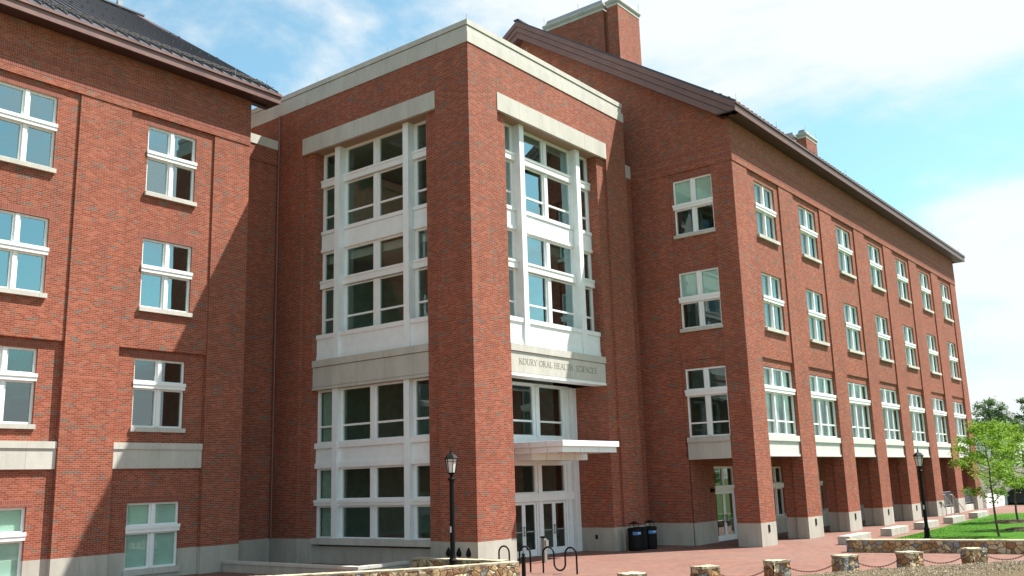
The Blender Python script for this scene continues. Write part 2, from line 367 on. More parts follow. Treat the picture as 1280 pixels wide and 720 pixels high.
def relief(mb, F, scuts, zcuts, depth, T, edges=(False, False, False, False)):
    """a wall face as a grid of cells, each at its own depth; None is an opening through to depth T"""
    sc = sorted(set(round(x, 4) for x in scuts)); zc = sorted(set(round(x, 4) for x in zcuts))
    D = [[depth((sc[i]+sc[i+1])/2, (zc[j]+zc[j+1])/2) for j in range(len(zc)-1)] for i in range(len(sc)-1)]
    def dd(x): return T if x is None else x
    for i in range(len(sc)-1):
        for j in range(len(zc)-1):
            d = D[i][j]
            if d is not None:
                mb.quad(F.P(sc[i], d, zc[j]), F.P(sc[i+1], d, zc[j]), F.P(sc[i+1], d, zc[j+1]), F.P(sc[i], d, zc[j+1]))
            if i+1 < len(sc)-1 and dd(D[i+1][j]) != dd(d):
                a, b = dd(d), dd(D[i+1][j]); x = sc[i+1]; mb.quad(F.P(x, a, zc[j]), F.P(x, b, zc[j]), F.P(x, b, zc[j+1]), F.P(x, a, zc[j+1]))
            if j+1 < len(zc)-1 and dd(D[i][j+1]) != dd(d):
                a, b = dd(d), dd(D[i][j+1]); z = zc[j+1]; mb.quad(F.P(sc[i], a, z), F.P(sc[i+1], a, z), F.P(sc[i+1], b, z), F.P(sc[i], b, z))
            if i == 0 and edges[0] and d is not None: x = sc[0]; mb.quad(F.P(x, d, zc[j]), F.P(x, T, zc[j]), F.P(x, T, zc[j+1]), F.P(x, d, zc[j+1]))
            if i == len(sc)-2 and edges[1] and d is not None: x = sc[-1]; mb.quad(F.P(x, d, zc[j]), F.P(x, T, zc[j]), F.P(x, T, zc[j+1]), F.P(x, d, zc[j+1]))
            if j == 0 and edges[2] and d is not None: z = zc[0]; mb.quad(F.P(sc[i], d, z), F.P(sc[i+1], d, z), F.P(sc[i+1], T, z), F.P(sc[i], T, z))
            if j == len(zc)-2 and edges[3] and d is not None: z = zc[-1]; mb.quad(F.P(sc[i], d, z), F.P(sc[i+1], d, z), F.P(sc[i+1], T, z), F.P(sc[i], T, z))

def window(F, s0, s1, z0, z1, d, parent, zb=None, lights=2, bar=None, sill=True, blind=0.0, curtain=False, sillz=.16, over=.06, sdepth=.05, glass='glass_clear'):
    """2 or 3 light white window with a projecting transom beam"""
    fr = MB(); fw = .075; D1 = .10
    zb = zb if zb is not None else z0+(z1-z0)*.56
    bh = .24 if (z1-z0) < 2.9 else .26
    F.box(fr, s0, s1, d, d+D1, z1-fw, z1); F.box(fr, s0, s1, d, d+D1, z0, z0+fw)
    F.box(fr, s0, s0+fw, d+.001, d+D1, z0+fw, z1-fw); F.box(fr, s1-fw, s1, d+.001, d+D1, z0+fw, z1-fw)
    mw = .13
    if lights == 2: cuts = [(s0+s1)/2]
    else:
        w = s1-s0; cuts = [s0+w*.355]
    for c in cuts:
        F.box(fr, c-mw, c+mw, d+.002, d+D1, z0+fw, zb); F.box(fr, c-mw, c+mw, d+.002, d+D1, zb+bh, z1-fw)
        F.box(fr, c-mw*.5, c+mw*.5, d-.045, d+.001, z0+fw*.5, zb); F.box(fr, c-mw*.5, c+mw*.5, d-.045, d+.001, zb+bh, z1-.01)
    # rails above and below the beam
    F.box(fr, s0+fw, s1-fw, d+.004, d+D1, zb-.06, zb+.002); F.box(fr, s0+fw, s1-fw, d+.004, d+D1, zb+bh-.002, zb+bh+.06)
    vis = []
    ed = [s0+fw]
    for c in cuts: ed += [c-mw, c+mw]
    ed.append(s1-fw)
    for k in range(0, len(ed), 2): vis.append((ed[k], ed[k+1]))
    if lights == 3:
        a, b = vis[1]; m = (a+b)/2
        F.box(fr, m-.045, m+.045, d+.006, d+D1, z0+fw, zb-.06); F.box(fr, m-.045, m+.045, d+.006, d+D1, zb+bh+.06, z1-fw)
    if bar is not None:
        for a, b in vis: F.box(fr, a-.01, b+.01, d+.01, d+D1-.01, bar-.035, bar+.035)
    w = fr.build('window', 'whitefr', parent)
    bm_ = MB(); F.box(bm_, s0-.02, s1+.02, d-.12, d+D1+.02, zb, zb+bh); F.box(bm_, s0-.035, s1+.035, d-.145, d+D1, zb+bh*.55, zb+bh+.012); bm_.build('transom_beam', 'whitefr', w)
    g = MB()
    for a, b in vis:
        F.pane(g, a-.01, b+.01, d+.06, z0+fw-.01, zb-.05); F.pane(g, a-.01, b+.01, d+.06, zb+bh+.05, z1-fw+.01)
    g.build('pane', glass, w)
    if sill:
        sl = MB(); F.box(sl, s0-over, s1+over, -sdepth+.0, d+D1, z0-sillz, z0-.003); sl.build('sill', 'stone', w)
    if blind > 0:
        bl = MB(); F.box(bl, s0+.03, s1-.03, d+.11, d+.125, z1-(z1-z0)*blind, z1-.05); bl.build('blind', 'blind', w)
    if curtain:
        cu = MB()
        nfold = 14; ww = (s1-s0-.1)
        for (a, b) in vis:
            for side in (0, 1):
                x0 = a+.02 if side == 0 else b-.30*(b-a); x1 = a+.38*(b-a) if side == 0 else b-.02
                n = 6
                for k in range(n):
                    xa = x0+(x1-x0)*k/n; xb = x0+(x1-x0)*(k+1)/n; da = .20+.05*(k % 2); db = .20+.05*((k+1) % 2)
                    cu.quad(F.P(xa, d+da, z0+.05), F.P(xb, d+db, z0+.05), F.P(xb, d+db, z1-.05), F.P(xa, d+da, z1-.05))
        cu.build('curtain', 'blind', w)
    return w

def slabs(parent, x0, x1, y0, y1, zs, name='floor_slab'):
    mb = MB()
    for z in zs: mb.box(x0, x1, y0, y1, z-.35, z)
    return mb.build(name, 'ceiling', parent)

# ================================================================== GROUND
g = MB(); g.quad((-400, -400, -.02), (900, -400, -.02), (900, 900, -.02), (-400, 900, -.02))
struct(g.build('ground', 'soil'))
g = MB(); g.box(-34, 60, -16.5, 3.0, -.3, 0.0)
g.box(-34, 12.9, 3.001, 20, -.3, -.003)
struct(g.build('plaza_paving', 'paving'))
# lawn with a raised soft surface
lawn_edge = [(12.4, -9.6), (14.2, -8.75), (18.4, -8.35), (22, -8.35), (26.7, -8.15), (33.4, -7.85), (38, -7.65), (42, -7.4), (44.2, -7.6), (45.2, -8.4), (45.2, -10.5), (44, -16), (44, -40), (16, -40), (14.2, -17)]
cx, cy = 29, -17
g = MB(); ctr = (cx, cy, .10); ring1 = []; ring0 = []
for (x, y) in lawn_edge:
    ring0.append((x, y, .012)); ring1.append((x+(cx-x)*.03, y+(cy-y)*.06, .055))
for k in range(len(lawn_edge)):
    k2 = (k+1) % len(lawn_edge)
    g.quad(ring0[k], ring0[k2], ring1[k2], ring1[k]); g.poly([ring1[k], ring1[k2], ctr])
struct(g.build('lawn', 'lawn'))
# grass blades along the near part of the lawn
gb = MB(); rnd = random.Random(3)
def in_lawn(x, y):
    return y < -8.6 and x > 14 and x < 43 and y > -17 and (x-12) > 0
for k in range(26000):
    x = 13.5 + (rnd.random()**1.5)*28; y = -8.6 - rnd.random()*9.5
    if not in_lawn(x, y): continue
    a = rnd.random()*6.28; h = .02+rnd.random()*.028; w = .010+rnd.random()*.010; l = (rnd.random()-.5)*.04; z = .05
    dx_, dy_ = math.cos(a)*w, math.sin(a)*w
    gb.poly([(x-dx_, y-dy_, z), (x+dx_, y+dy_, z), (x+l, y+l*.6, z+h)])
o = gb.build('grass', 'lawn'); o['kind'] = 'stuff'; o['label'] = 'short bright green grass of the lawn behind the stone wall'; o['category'] = 'grass'
# mulch rings
def mulch_ring(x, y, rx, ry):
    mb = MB(); n = 28; top = []
    for k in range(n):
        th = 2*math.pi*k/n; q = 1+.08*math.sin(3*th+x)+.05*math.sin(7*th)
        top.append((x+rx*q*math.cos(th), y+ry*q*math.sin(th), .055))
    for k in range(n):
        a, b = top[k], top[(k+1) % n]; a2 = (x+(a[0]-x)*.8, y+(a[1]-y)*.8, .14); b2 = (x+(b[0]-x)*.8, y+(b[1]-y)*.8, .14)
        mb.quad(a, b, b2, a2); mb.poly([a2, b2, (x, y, .17)])
    return mb.build('mulch_bed', 'mulch')
for i_, (x, y, rx, ry) in enumerate([(33.0, -11.0, 1.7, 1.5), (25.6, -12.75, 1.3, 1.2)]):
    struct(mulch_ring(x, y, rx, ry))

# gravel bank rising towards the camera
BL = [(-8.9, -6.4), (-6.4, -7.2), (-3.53, -8.35), (-1.09, -9.25), (1.29, -10.35), (3.60, -11.55), (5.33, -12.95), (7.22, -14.36), (8.95, -15.9)]
edge_pts = [(-15.5, -6.0)]+[(x-.10, y-.55) for x, y in BL]+[(11.5, -19.5), (13.5, -24)]
inward = Vector((-.72, -.69))
g = MB(); rows = [0, .25, .6, 1.2, 2, 3, 4.5, 7, 12, 20]; ncol = 70
grid = []
def gravel_h(p, r): return (-.06+.26*min(1, r/.6)+.045*max(0, r-.6)) + .035*noise.noise(Vector((p[0]*1.3, p[1]*1.3, 0))) + (.015*noise.noise(Vector((p[0]*6, p[1]*6, 3))) if r < 5 else 0)
seg = []
for k in range(len(edge_pts)-1):
    for q in range(12):
        f = q/12; seg.append((edge_pts[k][0]*(1-f)+edge_pts[k+1][0]*f, edge_pts[k][1]*(1-f)+edge_pts[k+1][1]*f))
seg.append(edge_pts[-1])
for r in rows:
    grid.append([(x+inward.x*r, y+inward.y*r, gravel_h((x+inward.x*r, y+inward.y*r), r)) for x, y in seg])
for i in range(len(rows)-1):
    for j in range(len(seg)-1): g.quad(grid[i][j], grid[i][j+1], grid[i+1][j+1], grid[i+1][j])
struct(g.build('gravel_bank', 'gravel', smooth=True))
ch = MB(); rnd = random.Random(11)
for k in range(9000):
    j = 62+rnd.random()*(len(seg)-1-62-14); i = rnd.random()**1.6*5.2
    j0 = int(j); f = j-j0; x = seg[j0][0]*(1-f)+seg[min(j0+1, len(seg)-1)][0]*f; y = seg[j0][1]*(1-f)+seg[min(j0+1, len(seg)-1)][1]*f
    x += inward.x*i; y += inward.y*i; z = gravel_h((x, y), i)+.004
    s_ = .012+rnd.random()**2*.035; a = rnd.random()*6.28
    p = [(x+s_*math.cos(a+t_)*(1 if q % 2 else .6), y+s_*math.sin(a+t_)*(1 if q % 2 else .6), z+rnd.uniform(-.003, .004)) for q, t_ in enumerate((0, 1.57, 3.14, 4.71))]
    tp = (x+rnd.uniform(-.3, .3)*s_, y+rnd.uniform(-.3, .3)*s_, z+s_*rnd.uniform(.4, .9))
    for q in range(4): ch.poly([p[q], p[(q+1) % 4], tp])
mchip, t_, b_ = mat('gravel chip'); gg = N(t_, 'ShaderNodeNewGeometry')
lk(t_, ramp(t_, gg.outputs['Random Per Island'], [(0, (.04, .028, .016)), (.3, (.11, .083, .048)), (.6, (.19, .15, .095)), (.85, (.30, .26, .19)), (1, (.45, .42, .34))]), b_.inputs['Base Color']); b_.inputs['Roughness'].default_value = .9
o = ch.build('gravel', mchip); o['kind'] = 'stuff'; o['label'] = 'loose brown gravel and bark chips in front of the stone bollards'; o['category'] = 'gravel'

# ================================================================== ENTRANCE BLOCK (tower)
tower = thing('entrance_block', 'tall flat-roofed red brick corner block with white window bays and engraved entrance band', 'building', (0, 0, 0))
FA = Face('A', 0.0); FB = Face('B', 0.0)
S0, S1, O0, O1, TW, TD = 1.75, 9.80, 2.37, 9.13, 11.5, 16.0
def dA(s, z):
    if O0 < s < O1 and z < 17.6: return None if z > .68 else .40
    if S0 < s < S1 and z < 17.6: return .13
    if S0 < s < S1 and z < 18.36: return .10
    return 0.0
def dB(s, z):
    if O0 < s < O1 and z < 17.6: return None
    if S0 < s < S1 and z < 17.6: return .13
    if S0 < s < S1 and z < 18.36: return .10
    return 0.0
mb = MB()
relief(mb, FA, [0, S0, O0, O1, S1, TD], [.98, 17.6, 18.36, 19.9], dA, .75)
relief(mb, FB, [0, S0, O0, O1, S1, TW], [.98, 7.05], dB, 2.3)
relief(mb, FB, [0, S0, O0, O1, S1, TW], [7.05, 17.6, 18.36, 19.9], dB, .75)
mb.quad((TW, 0, 0), (TW, TD, 0), (TW, TD, 19.9), (TW, 0, 19.9)); mb.quad((0, TD, 0), (TW, TD, 0), (TW, TD, 19.9), (0, TD, 19.9))
mb.build('wall', 'brick', tower)
mb = MB()
relief(mb, FA, [0, S0, O0, O1, S1, TD], [-.3, .68, .98], dA, .75)
relief(mb, FB, [0, S0, O0, O1, S1, TW], [-.3, .98], dB, 2.3)
mb.build('plinth', 'plinth', tower)
for F in (FA, FB):
    mb = MB(); F.box(mb, S0+.002, S1-.002, -.025, .74, 17.603, 18.357); mb.build('lintel', 'stone', tower)
mb = MB()
for (z0, z1, o) in ((19.9, 20.34, .03), (20.34, 20.37, -.10), (20.37, 20.62, -.03), (20.62, 20.65, -.10), (20.65, 20.87, 0.0)):
    mb.box(-o, TW+o, -o, TD+o, z0+.0005, z1-.0005)
mb.build('cornice', 'stone', tower)

def tower_bay(F, right):
    """white window bay in the recess, local s 2.37..9.13; mirrored levels on both faces"""
    c = 5.75
    def sub(name, fn, m, par_): q = MB(); fn(q); return q.build(name, m, par_)
    posts = [(c-2.22, c-1.92), (c+1.92, c+2.22)]
    bays = [(O0, c-2.22), (c-1.92, c+1.92), (c+2.22, O1)]
    storeys = [(13.84, 17.6, 14.05, 14.67, 16.0, 16.35, 17.49, .65), (9.16, 13.08, 9.44, 10.08, 11.42, 11.78, 12.99, .65)]
    bay = MB()      # spandrels and panels
    F.box(bay, O0+.002, O1-.002, .38, .75, 8.283, 9.40)
    root = bay.build('window_bay', 'white', tower)
    sub('floor_edge_panel', lambda q: F.box(q, O0+.002, O1-.002, .70, .80, 13.10, 14.0), 'white', root)
    for a, b in bays: sub('spandrel_panel', lambda q: F.box(q, a+.01, b-.01, .58, .72, 13.20, 13.86), 'white', root)
    # ledges and sills
    for a, b in bays:
        for d0, d1, z0, z1 in ((.54, .74, 13.87, 14.03), (.54, .74, 13.08, 13.20), (.33, .72, 9.22, 9.40), (.35, .40, 8.285, 8.50)):
            sub('ledge', lambda q: F.box(q, a+.005, b-.005, d0, d1, z0, z1), 'whitefr', root)
    for z0, z1, g0, br_, g1, t0, t1, dg in storeys:
        for (a, b) in bays:
            wide = (b-a) > 2.5
            fr = MB()
            F.box(fr, a, b, dg, dg+.1, t1, t1+.11 if z1 < 17 else 17.6); F.box(fr, a+.02, b-.02, dg-.02, dg+.1, g0-.06, g0)
            for e0, e1 in (((a, a+.12), (b-.12, b)) if wide else ((a, a+.17), (b-.17, b))): F.box(fr, e0, e1, dg+.002, dg+.1, g0, t1)
            if wide:
                F.box(fr, c-.19, c+.19, dg+.004, dg+.1, g0, g1); F.box(fr, c-.19, c+.19, dg+.004, dg+.1, t0, t1)
                F.box(fr, c-.11, c+.11, dg-.05, dg+.003, g0-.02, g1); F.box(fr, c-.11, c+.11, dg-.05, dg+.003, t0, t1)
                panes = [(a+.12, c-.19), (c+.19, b-.12)]
            else: panes = [(a+.17, b-.17)]
            for p0, p1 in panes:
                F.box(fr, p0-.01, p1+.01, dg+.01, dg+.09, br_-.04, br_+.04)
                F.box(fr, p0-.005, p1+.005, dg+.006, dg+.1, g1-.05, g1); F.box(fr, p0-.005, p1+.005, dg+.006, dg+.1, t0, t0+.05)
            w = fr.build('window', 'whitefr', tower)
            sub('transom_beam', lambda q: (F.box(q, a+.004, b-.004, dg-.13, dg+.1, g1+.03, t0), F.box(q, a-.0+.002, b-.002, dg-.16, dg, t0-.08, t0+.012)), 'whitefr', w)
            gq = MB()
            for p0, p1 in panes: F.pane(gq, p0-.01, p1+.01, dg+.05, g0-.01, g1+.01); F.pane(gq, p0-.01, p1+.01, dg+.05, t0-.01, t1+.01)
            gq.build('pane', 'glass_sky_sheen' if right else 'glass_clear', w)
    for a, b in posts:
        q = MB(); F.box(q, a, b, .28, .76, 8.285, 17.595); q2 = q
        for z in (13.05, 16.2): F.box(q, a-.004, b+.004, .275, .70, z, z+.012)
        q.build('post', 'white', root)
    # stone band
    q = MB(); F.box(q, O0+.002, O1-.005, .17, .8, 7.17, 7.98); F.box(q, O0+.002, O1-.003, .12, .8, 8.0, 8.28); band = q.build('stone_band', 'stone', tower)
    sub('moulding', lambda q: (F.box(q, O0+.002, O1-.01, .19, .8, 7.12, 7.168), F.box(q, O0+.002, O1-.01, .15, .8, 7.03, 7.12)), 'whitefr' if right else 'stone', band)
    return band
bandA = tower_bay(FA, False); bandB = tower_bay(FB, True)
# lower windows of the left face
c = 5.75; dg = .48
lower = MB(); FA.box(lower, O0+.002, O1-.002, .40, .72, 3.97, 4.66); lw = lower.build('lower_window_bay', 'white', tower)
for a, b in ((O0, c-2.22), (c-1.92, c+1.92), (c+2.22, O1)):
    q = MB(); FA.box(q, a+.005, b-.005, .31, .7, 4.60, 4.83); q.build('ledge', 'whitefr', lw)
    q = MB(); FA.box(q, a+.005, b-.005, .34, .7, 3.79, 4.0); q.build('ledge', 'whitefr', lw)
q = MB(); FA.box(q, O0-.3, O1+.18, .05, .7, .80, .98) if 0 else None
FA.box(q, O0+.002, O1-.002, .20, .9, .76, 1.0); q.build('sill', 'stone', lw)
for a, b in ((c-2.22, c-1.92), (c+1.92, c+2.22)):
    q = MB(); FA.box(q, a, b, .25, .70, 1.0, 7.03); q.build('post', 'white', lw)
for (z0, z1, br_) in ((4.83, 7.03, 5.5), (2.52, 3.79, None), (1.0, 2.28, None)):
    for (a, b) in ((O0, c-2.22), (c-1.92, c+1.92), (c+2.22, O1)):
        wide = b-a > 2.5; fr = MB(); jw = .12 if wide else .15
        FA.box(fr, a, b, dg, dg+.1, z1-.08, z1); FA.box(fr, a, b, dg, dg+.1, z0, z0+.05)
        FA.box(fr, a, a+jw, dg+.002, dg+.1, z0+.05, z1-.08); FA.box(fr, b-jw, b, dg+.002, dg+.1, z0+.05, z1-.08)
        if wide: FA.box(fr, c-.19, c+.19, dg+.004, dg+.1, z0+.05, z1-.08); FA.box(fr, c-.11, c+.11, dg-.05, dg+.003, z0+.03, z1-.01); panes = [(a+jw, c-.19), (c+.19, b-jw)]
        else: panes = [(a+jw, b-jw)]
        if br_:
            for p0, p1 in panes: FA.box(fr, p0-.01, p1+.01, dg+.01, dg+.09, br_-.04, br_+.04)
        w = fr.build('window', 'whitefr', tower); gq = MB()
        for p0, p1 in panes: FA.pane(gq, p0-.01, p1+.01, dg+.05, z0+.04, z1-.07)
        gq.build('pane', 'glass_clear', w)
        if z0 < 2.6 and z0 > 2: q = MB(); FA.box(q, a+.004, b-.004, dg-.15, dg+.1, 2.28, 2.519); FA.box(q, a+.002, b-.002, dg-.19, dg-.02, 2.40, 2.50); q.build('transom_beam', 'whitefr', w)
        if a > 7: q = MB(); FA.box(q, a+.05, b-.05, dg+.22, dg+.24, z0, z1); q.build('blind', 'curtain', w)

# entrance (right face, two metres deep)
dE = 2.0
q = MB()
FB.box(q, O0, O1-.003, dE-.02, dE+.25, 3.72, 4.86)                       # header
FB.box(q, O0, O1-.003, dE+.002, dE+.2, 6.97, 7.10)
FB.box(q, O0, O1-.003, dE-.10, dE+.2, 2.20, 2.52)
for a, b in ((O0, 2.55), (4.12, 4.50), (6.19, 6.60), (8.32, 8.80)):
    for z0, z1 in ((0, 2.20), (2.52, 3.72), (4.86, 6.97)): FB.box(q, a, b, dE, dE+.2, z0, z1)
    for z0, z1 in ((0, 2.20), (2.52, 3.72), (4.86, 6.97)):
        if a > 3: FB.box(q, a+.10, b-.10, dE-.06, dE+.001, z0, z1)
ent = q.build('entrance_frame', 'white', tower)
q = MB(); FB.box(q, 8.78, O1-.004, 1.80, 1.999, 0, 7.03); q.build('corner_post', 'white', ent)
gq = MB(); bars = MB()
for a, b in ((2.55, 4.12), (4.50, 6.19), (6.60, 8.32)):
    FB.pane(gq, a, b, dE+.08, 2.52, 3.72); FB.pane(gq, a, b, dE+.08, 4.86, 6.97)
    FB.box(bars, a, b, dE+.02, dE+.12, 5.46, 5.54)
    FB.box(bars, a, b, dE+.02, dE+.12, 3.66, 3.72); FB.box(bars, a, b, dE+.02, dE+.12, 2.52, 2.58); FB.box(bars, a, b, dE+.02, dE+.12, 4.86, 4.92)
    for x in (a, b-.05): FB.box(bars, x, x+.05, dE+.02, dE+.12, 2.58, 3.66); FB.box(bars, x, x+.05, dE+.02, dE+.12, 4.92, 6.97)
gq.build('pane', 'glassdk', ent); bars.build('glazing_bar', 'whitefr', ent)
def door_leaf(F, a, b, z0, z1, d, parent, hinge_left):
    q = MB(); st = .11
    F.box(q, a+.006, a+st, d, d+.05, z0+.01, z1); F.box(q, b-st, b-.006, d, d+.05, z0+.01, z1)
    F.box(q, a+st, b-st, d+.001, d+.049, z1-.12, z1); F.box(q, a+st, b-st, d+.001, d+.049, z0+.01, z0+.27)
    dr = q.build('door', 'white', parent)
    gq = MB(); F.pane(gq, a+st-.01, b-st+.01, d+.025, z0+.26, z1-.11); gq.build('pane', 'glassdk', dr)
    x = b-.07 if hinge_left else a+.07
    h = MB(); h.tube([F.P(x, d-.055, z0+.82), F.P(x, d-.055, z0+1.22)], .014, 8); h.tube([F.P(x, d+.0, z0+.87), F.P(x, d-.055, z0+.87)], .01, 6); h.tube([F.P(x, d+.0, z0+1.17), F.P(x, d-.055, z0+1.17)], .01, 6)
    h.build('handle', 'black', dr)
    p = MB(); F.box(p, a+st, b-st, d-.03, d-.012, z0+.98, z0+1.02); p.build('push_bar', 'steel', dr)
    return dr
for a, b in ((2.55, 4.12), (4.50, 6.19), (6.60, 8.32)):
    m_ = (a+b)/2; door_leaf(FB, a, m_, 0, 2.19, dE+.05, tower, True); door_leaf(FB, m_, b, 0, 2.19, dE+.05, tower, False)
# canopy
q = MB(); q.box(3.69, 7.72, -1.20, 1.99, 4.30, 4.52); cn = q.build('canopy', 'white', tower, bevel=.01)
q = MB(); q.box(3.78, 7.63, -1.11, 1.98, 4.08, 4.298); q.build('fascia', 'white', cn)
q = MB(); q.box(4.05, 7.95, .55, 1.97, 3.83, 4.078); q.build('soffit_box', 'white', cn)
q = MB()
for y in (-1.205, -1.115):
    pass
for x in (4.7, 5.7, 6.7): q.box(x, x+.012, -1.2035, -1.199, 4.305, 4.515)
for y in (-.4, .4, 1.2): q.box(3.6865, 3.691, y, y+.012, 4.305, 4.515); q.box(3.7765, 3.781, y, y+.012, 4.085, 4.29)
for x in (5.0, 6.3): q.box(x, x+.012, -1.1135, -1.109, 4.085, 4.29)
for x in (5.0, 6.0, 7.0): q.box(x, x+.012, .5465, .551, 3.835, 4.07)
q.build('panel_joint', 'zinc', cn)
q = MB()
for x in (4.6, 5.6, 6.6): q.lathe((x, -.4, 4.065), [(.07, 0), (.07, .02)], 12)
q.build('downlight', 'zinc', cn)
# engraved lettering, built as strokes with serifs
def glyph(ch):
    T, t = .17, .08           # thick and thin strokes
    def ln(x0, y0, x1, y1, w): return ('l', x0, y0, x1, y1, w)
    def sf(x, y, w=.30): return ('l', x-w/2, y, x+w/2, y, .05)
    def arc(cx_, cy_, rx, ry, a0, a1, w0, w1): return ('a', cx_, cy_, rx, ry, a0, a1, w0, w1)
    G = {
     'K': (.72, [ln(.15, 0, .15, 1, T), sf(.15, 0), sf(.15, 1), ln(.18, .42, .62, 1, t), sf(.62, 1, .24), ln(.30, .56, .68, 0, T), sf(.68, 0, .24)]),
     'O': (.86, [arc(.43, .5, .36, .48, 0, 360, T, t)]),
     'U': (.78, [ln(.16, .3, .16, 1, T), sf(.16, 1), ln(.64, .3, .64, 1, t), sf(.64, 1, .24), arc(.40, .3, .24, .28, 180, 360, T*.8, t)]),
     'R': (.74, [ln(.15, 0, .15, 1, T), sf(.15, 0), sf(.15, 1), arc(.28, .74, .26, .24, -90, 90, T*.8, t), ln(.15, .97, .30, .97, t), ln(.15, .5, .30, .5, t), ln(.34, .5, .68, 0, T), sf(.70, 0, .2)]),
     'Y': (.74, [ln(.37, 0, .37, .46, T), sf(.37, 0), ln(.37, .44, .10, 1, T), ln(.37, .44, .64, 1, t), sf(.10, 1, .24), sf(.64, 1, .22)]),
     'A': (.76, [ln(.10, 0, .38, 1, t), ln(.38, 1, .66, 0, T), ln(.20, .34, .56, .34, t), sf(.10, 0, .22), sf(.66, 0, .26)]),
     'L': (.62, [ln(.15, 0, .15, 1, T), sf(.15, 1), ln(.05, .02, .56, .02, t), ln(.56, 0, .56, .2, t)]),
     'H': (.82, [ln(.16, 0, .16, 1, T), ln(.66, 0, .66, 1, T), sf(.16, 0), sf(.16, 1), sf(.66, 0), sf(.66, 1), ln(.16, .5, .66, .5, t)]),
     'E': (.64, [ln(.15, 0, .15, 1, T), ln(.05, .02, .56, .02, t), ln(.05, .98, .54, .98, t), ln(.15, .52, .44, .52, t), ln(.56, 0, .56, .2, t), ln(.54, .8, .54, 1, t), ln(.44, .42, .44, .62, t)]),
     'T': (.70, [ln(.35, 0, .35, 1, T), sf(.35, 0), ln(.06, .98, .64, .98, t), ln(.06, .8, .06, 1, t), ln(.64, .8, .64, 1, t)]),
     'S': (.60, [arc(.30, .74, .21, .23, 40, 200, t, T*.7), arc(.30, .26, .23, .24, -140, 20, t, T*.7), ln(.12, .66, .50, .36, T), ln(.47, .8, .47, .96, t), ln(.08, .04, .08, .22, t)]),
     'C': (.76, [arc(.43, .5, .35, .48, 45, 315, t, T), ln(.68, .76, .68, .94, t), ln(.68, .08, .68, .22, t)]),
     'I': (.34, [ln(.17, 0, .17, 1, T), sf(.17, 0), sf(.17, 1)]),
     'N': (.82, [ln(.15, 0, .15, 1, t), ln(.12, 1, .68, 0, T), ln(.68, 0, .68, 1, t), sf(.15, 0, .24), sf(.68, 1, .24), sf(.10, 1, .16)])}
    return G[ch]
tx = MB(); text = 'KOURY ORAL HEALTH  SCIENCES'; H = .235
tot = sum(.34 if ch_ == ' ' and True else glyph(ch_)[0] for ch_ in text if ch_ != ' ') + .36*text.count(' ')
U0, U1, ZB = 2.90, 8.40, 7.495
sx_ = (U1-U0)/tot; x = U0
def stroke(x0, z0, x1, z1, w):
    dx_, dz_ = x1-x0, z1-z0; L = math.hypot(dx_, dz_) or 1e-6; nx, nz_ = -dz_/L*w/2, dx_/L*w/2
    p = [(x0+nx, z0+nz_), (x1+nx, z1+nz_), (x1-nx, z1-nz_), (x0-nx, z0-nz_)]
    tx.hexa([(a, .1685, b) for a, b in p]+[(a, .1660, b) for a, b in p])
for ch_ in text:
    if ch_ == ' ': x += .36*sx_; continue
    w_, ops = glyph(ch_)
    for op in ops:
        if op[0] == 'l': stroke(x+op[1]*sx_, ZB+op[2]*H, x+op[3]*sx_, ZB+op[4]*H, op[5]*H)
        else:
            _, cx_, cy_, rx, ry, a0, a1, w0, w1 = op; n = 14
            for k in range(n):
                b0, b1 = R_(a0+(a1-a0)*k/n), R_(a0+(a1-a0)*(k+1)/n); bm2 = (b0+b1)/2
                ww = (w1+(w0-w1)*abs(math.cos(bm2)))*H
                stroke(x+(cx_+rx*math.cos(b0))*sx_, ZB+(cy_+ry*math.sin(b0))*H, x+(cx_+rx*math.cos(b1))*sx_, ZB+(cy_+ry*math.sin(b1))*H, ww)
    x += w_*sx_
tx.build('lettering', 'engr', bandB)
# interior
slabs(tower, .9, 11.3, 2.4, 15.8, [.02, 8.15, 12.95], 'floor_slab')
q = MB(); q.box(.9, 11.3, .9, 2.38, 7.5, 8.1); q.box(.9, 11.3, .9, 2.38, 12.6, 12.95); q.box(.9, 11.3, .9, 15.8, 17.7, 17.9); q.box(.9, 11.3, 2.4, 15.8, 3.75, 4.55); q.build('ceiling', 'ceiling', tower)
q = MB(); q.box(8.4, 8.5, 2.6, 15.7, 0, 17.6); q.box(.95, 8.3, 9.6, 9.7, 0, 17.6); q.build('partition', 'interior', tower)
q = MB()
for z0, z1 in ((.1, 7.4), (8.2, 17.6)):
    q.box(.80, 2.33, .765, .80, z0, z1); q.box(9.17, 11.3, .765, .80, z0, z1); q.box(.765, .80, .82, 2.33, z0, z1); q.box(.765, .80, 9.17, 15.8, z0, z1)
q.box(2.30, 2.34, .82, 2.5, .1, 7.4)
q.build('lining', 'interior', tower)
q = MB()
for z in (8.15, 12.95): q.box(2.2, 3.4, 3.2, 4.6, z, z+.75); q.box(2.0, 2.6, 6.0, 7.6, z, z+1.1)
q.box(2.5, 3.2, 5, 7.4, .05, 1.05); q.build('desk', 'wood', tower)
# downpipe in the inner corner
q = MB(); q.tube([(-.07, 11.40, .95), (-.07, 11.40, 19.9)], .035, 8)
for z in (3, 6, 9, 12, 15, 18): q.tube([(-.07, 11.40, z), (-.07, 11.40, z+.06)], .05, 8)
q.build('downpipe', 'pipe', tower)
# roof lightning rods
q = MB()
for p in ((0.1, .1), (.1, 4.5), (.1, 9), (4, .1), (8, .1)): q.tube([(p[0], p[1], 20.86), (p[0], p[1], 21.15)], .008, 5)
q.build('lightning_rod', 'zinc', tower)
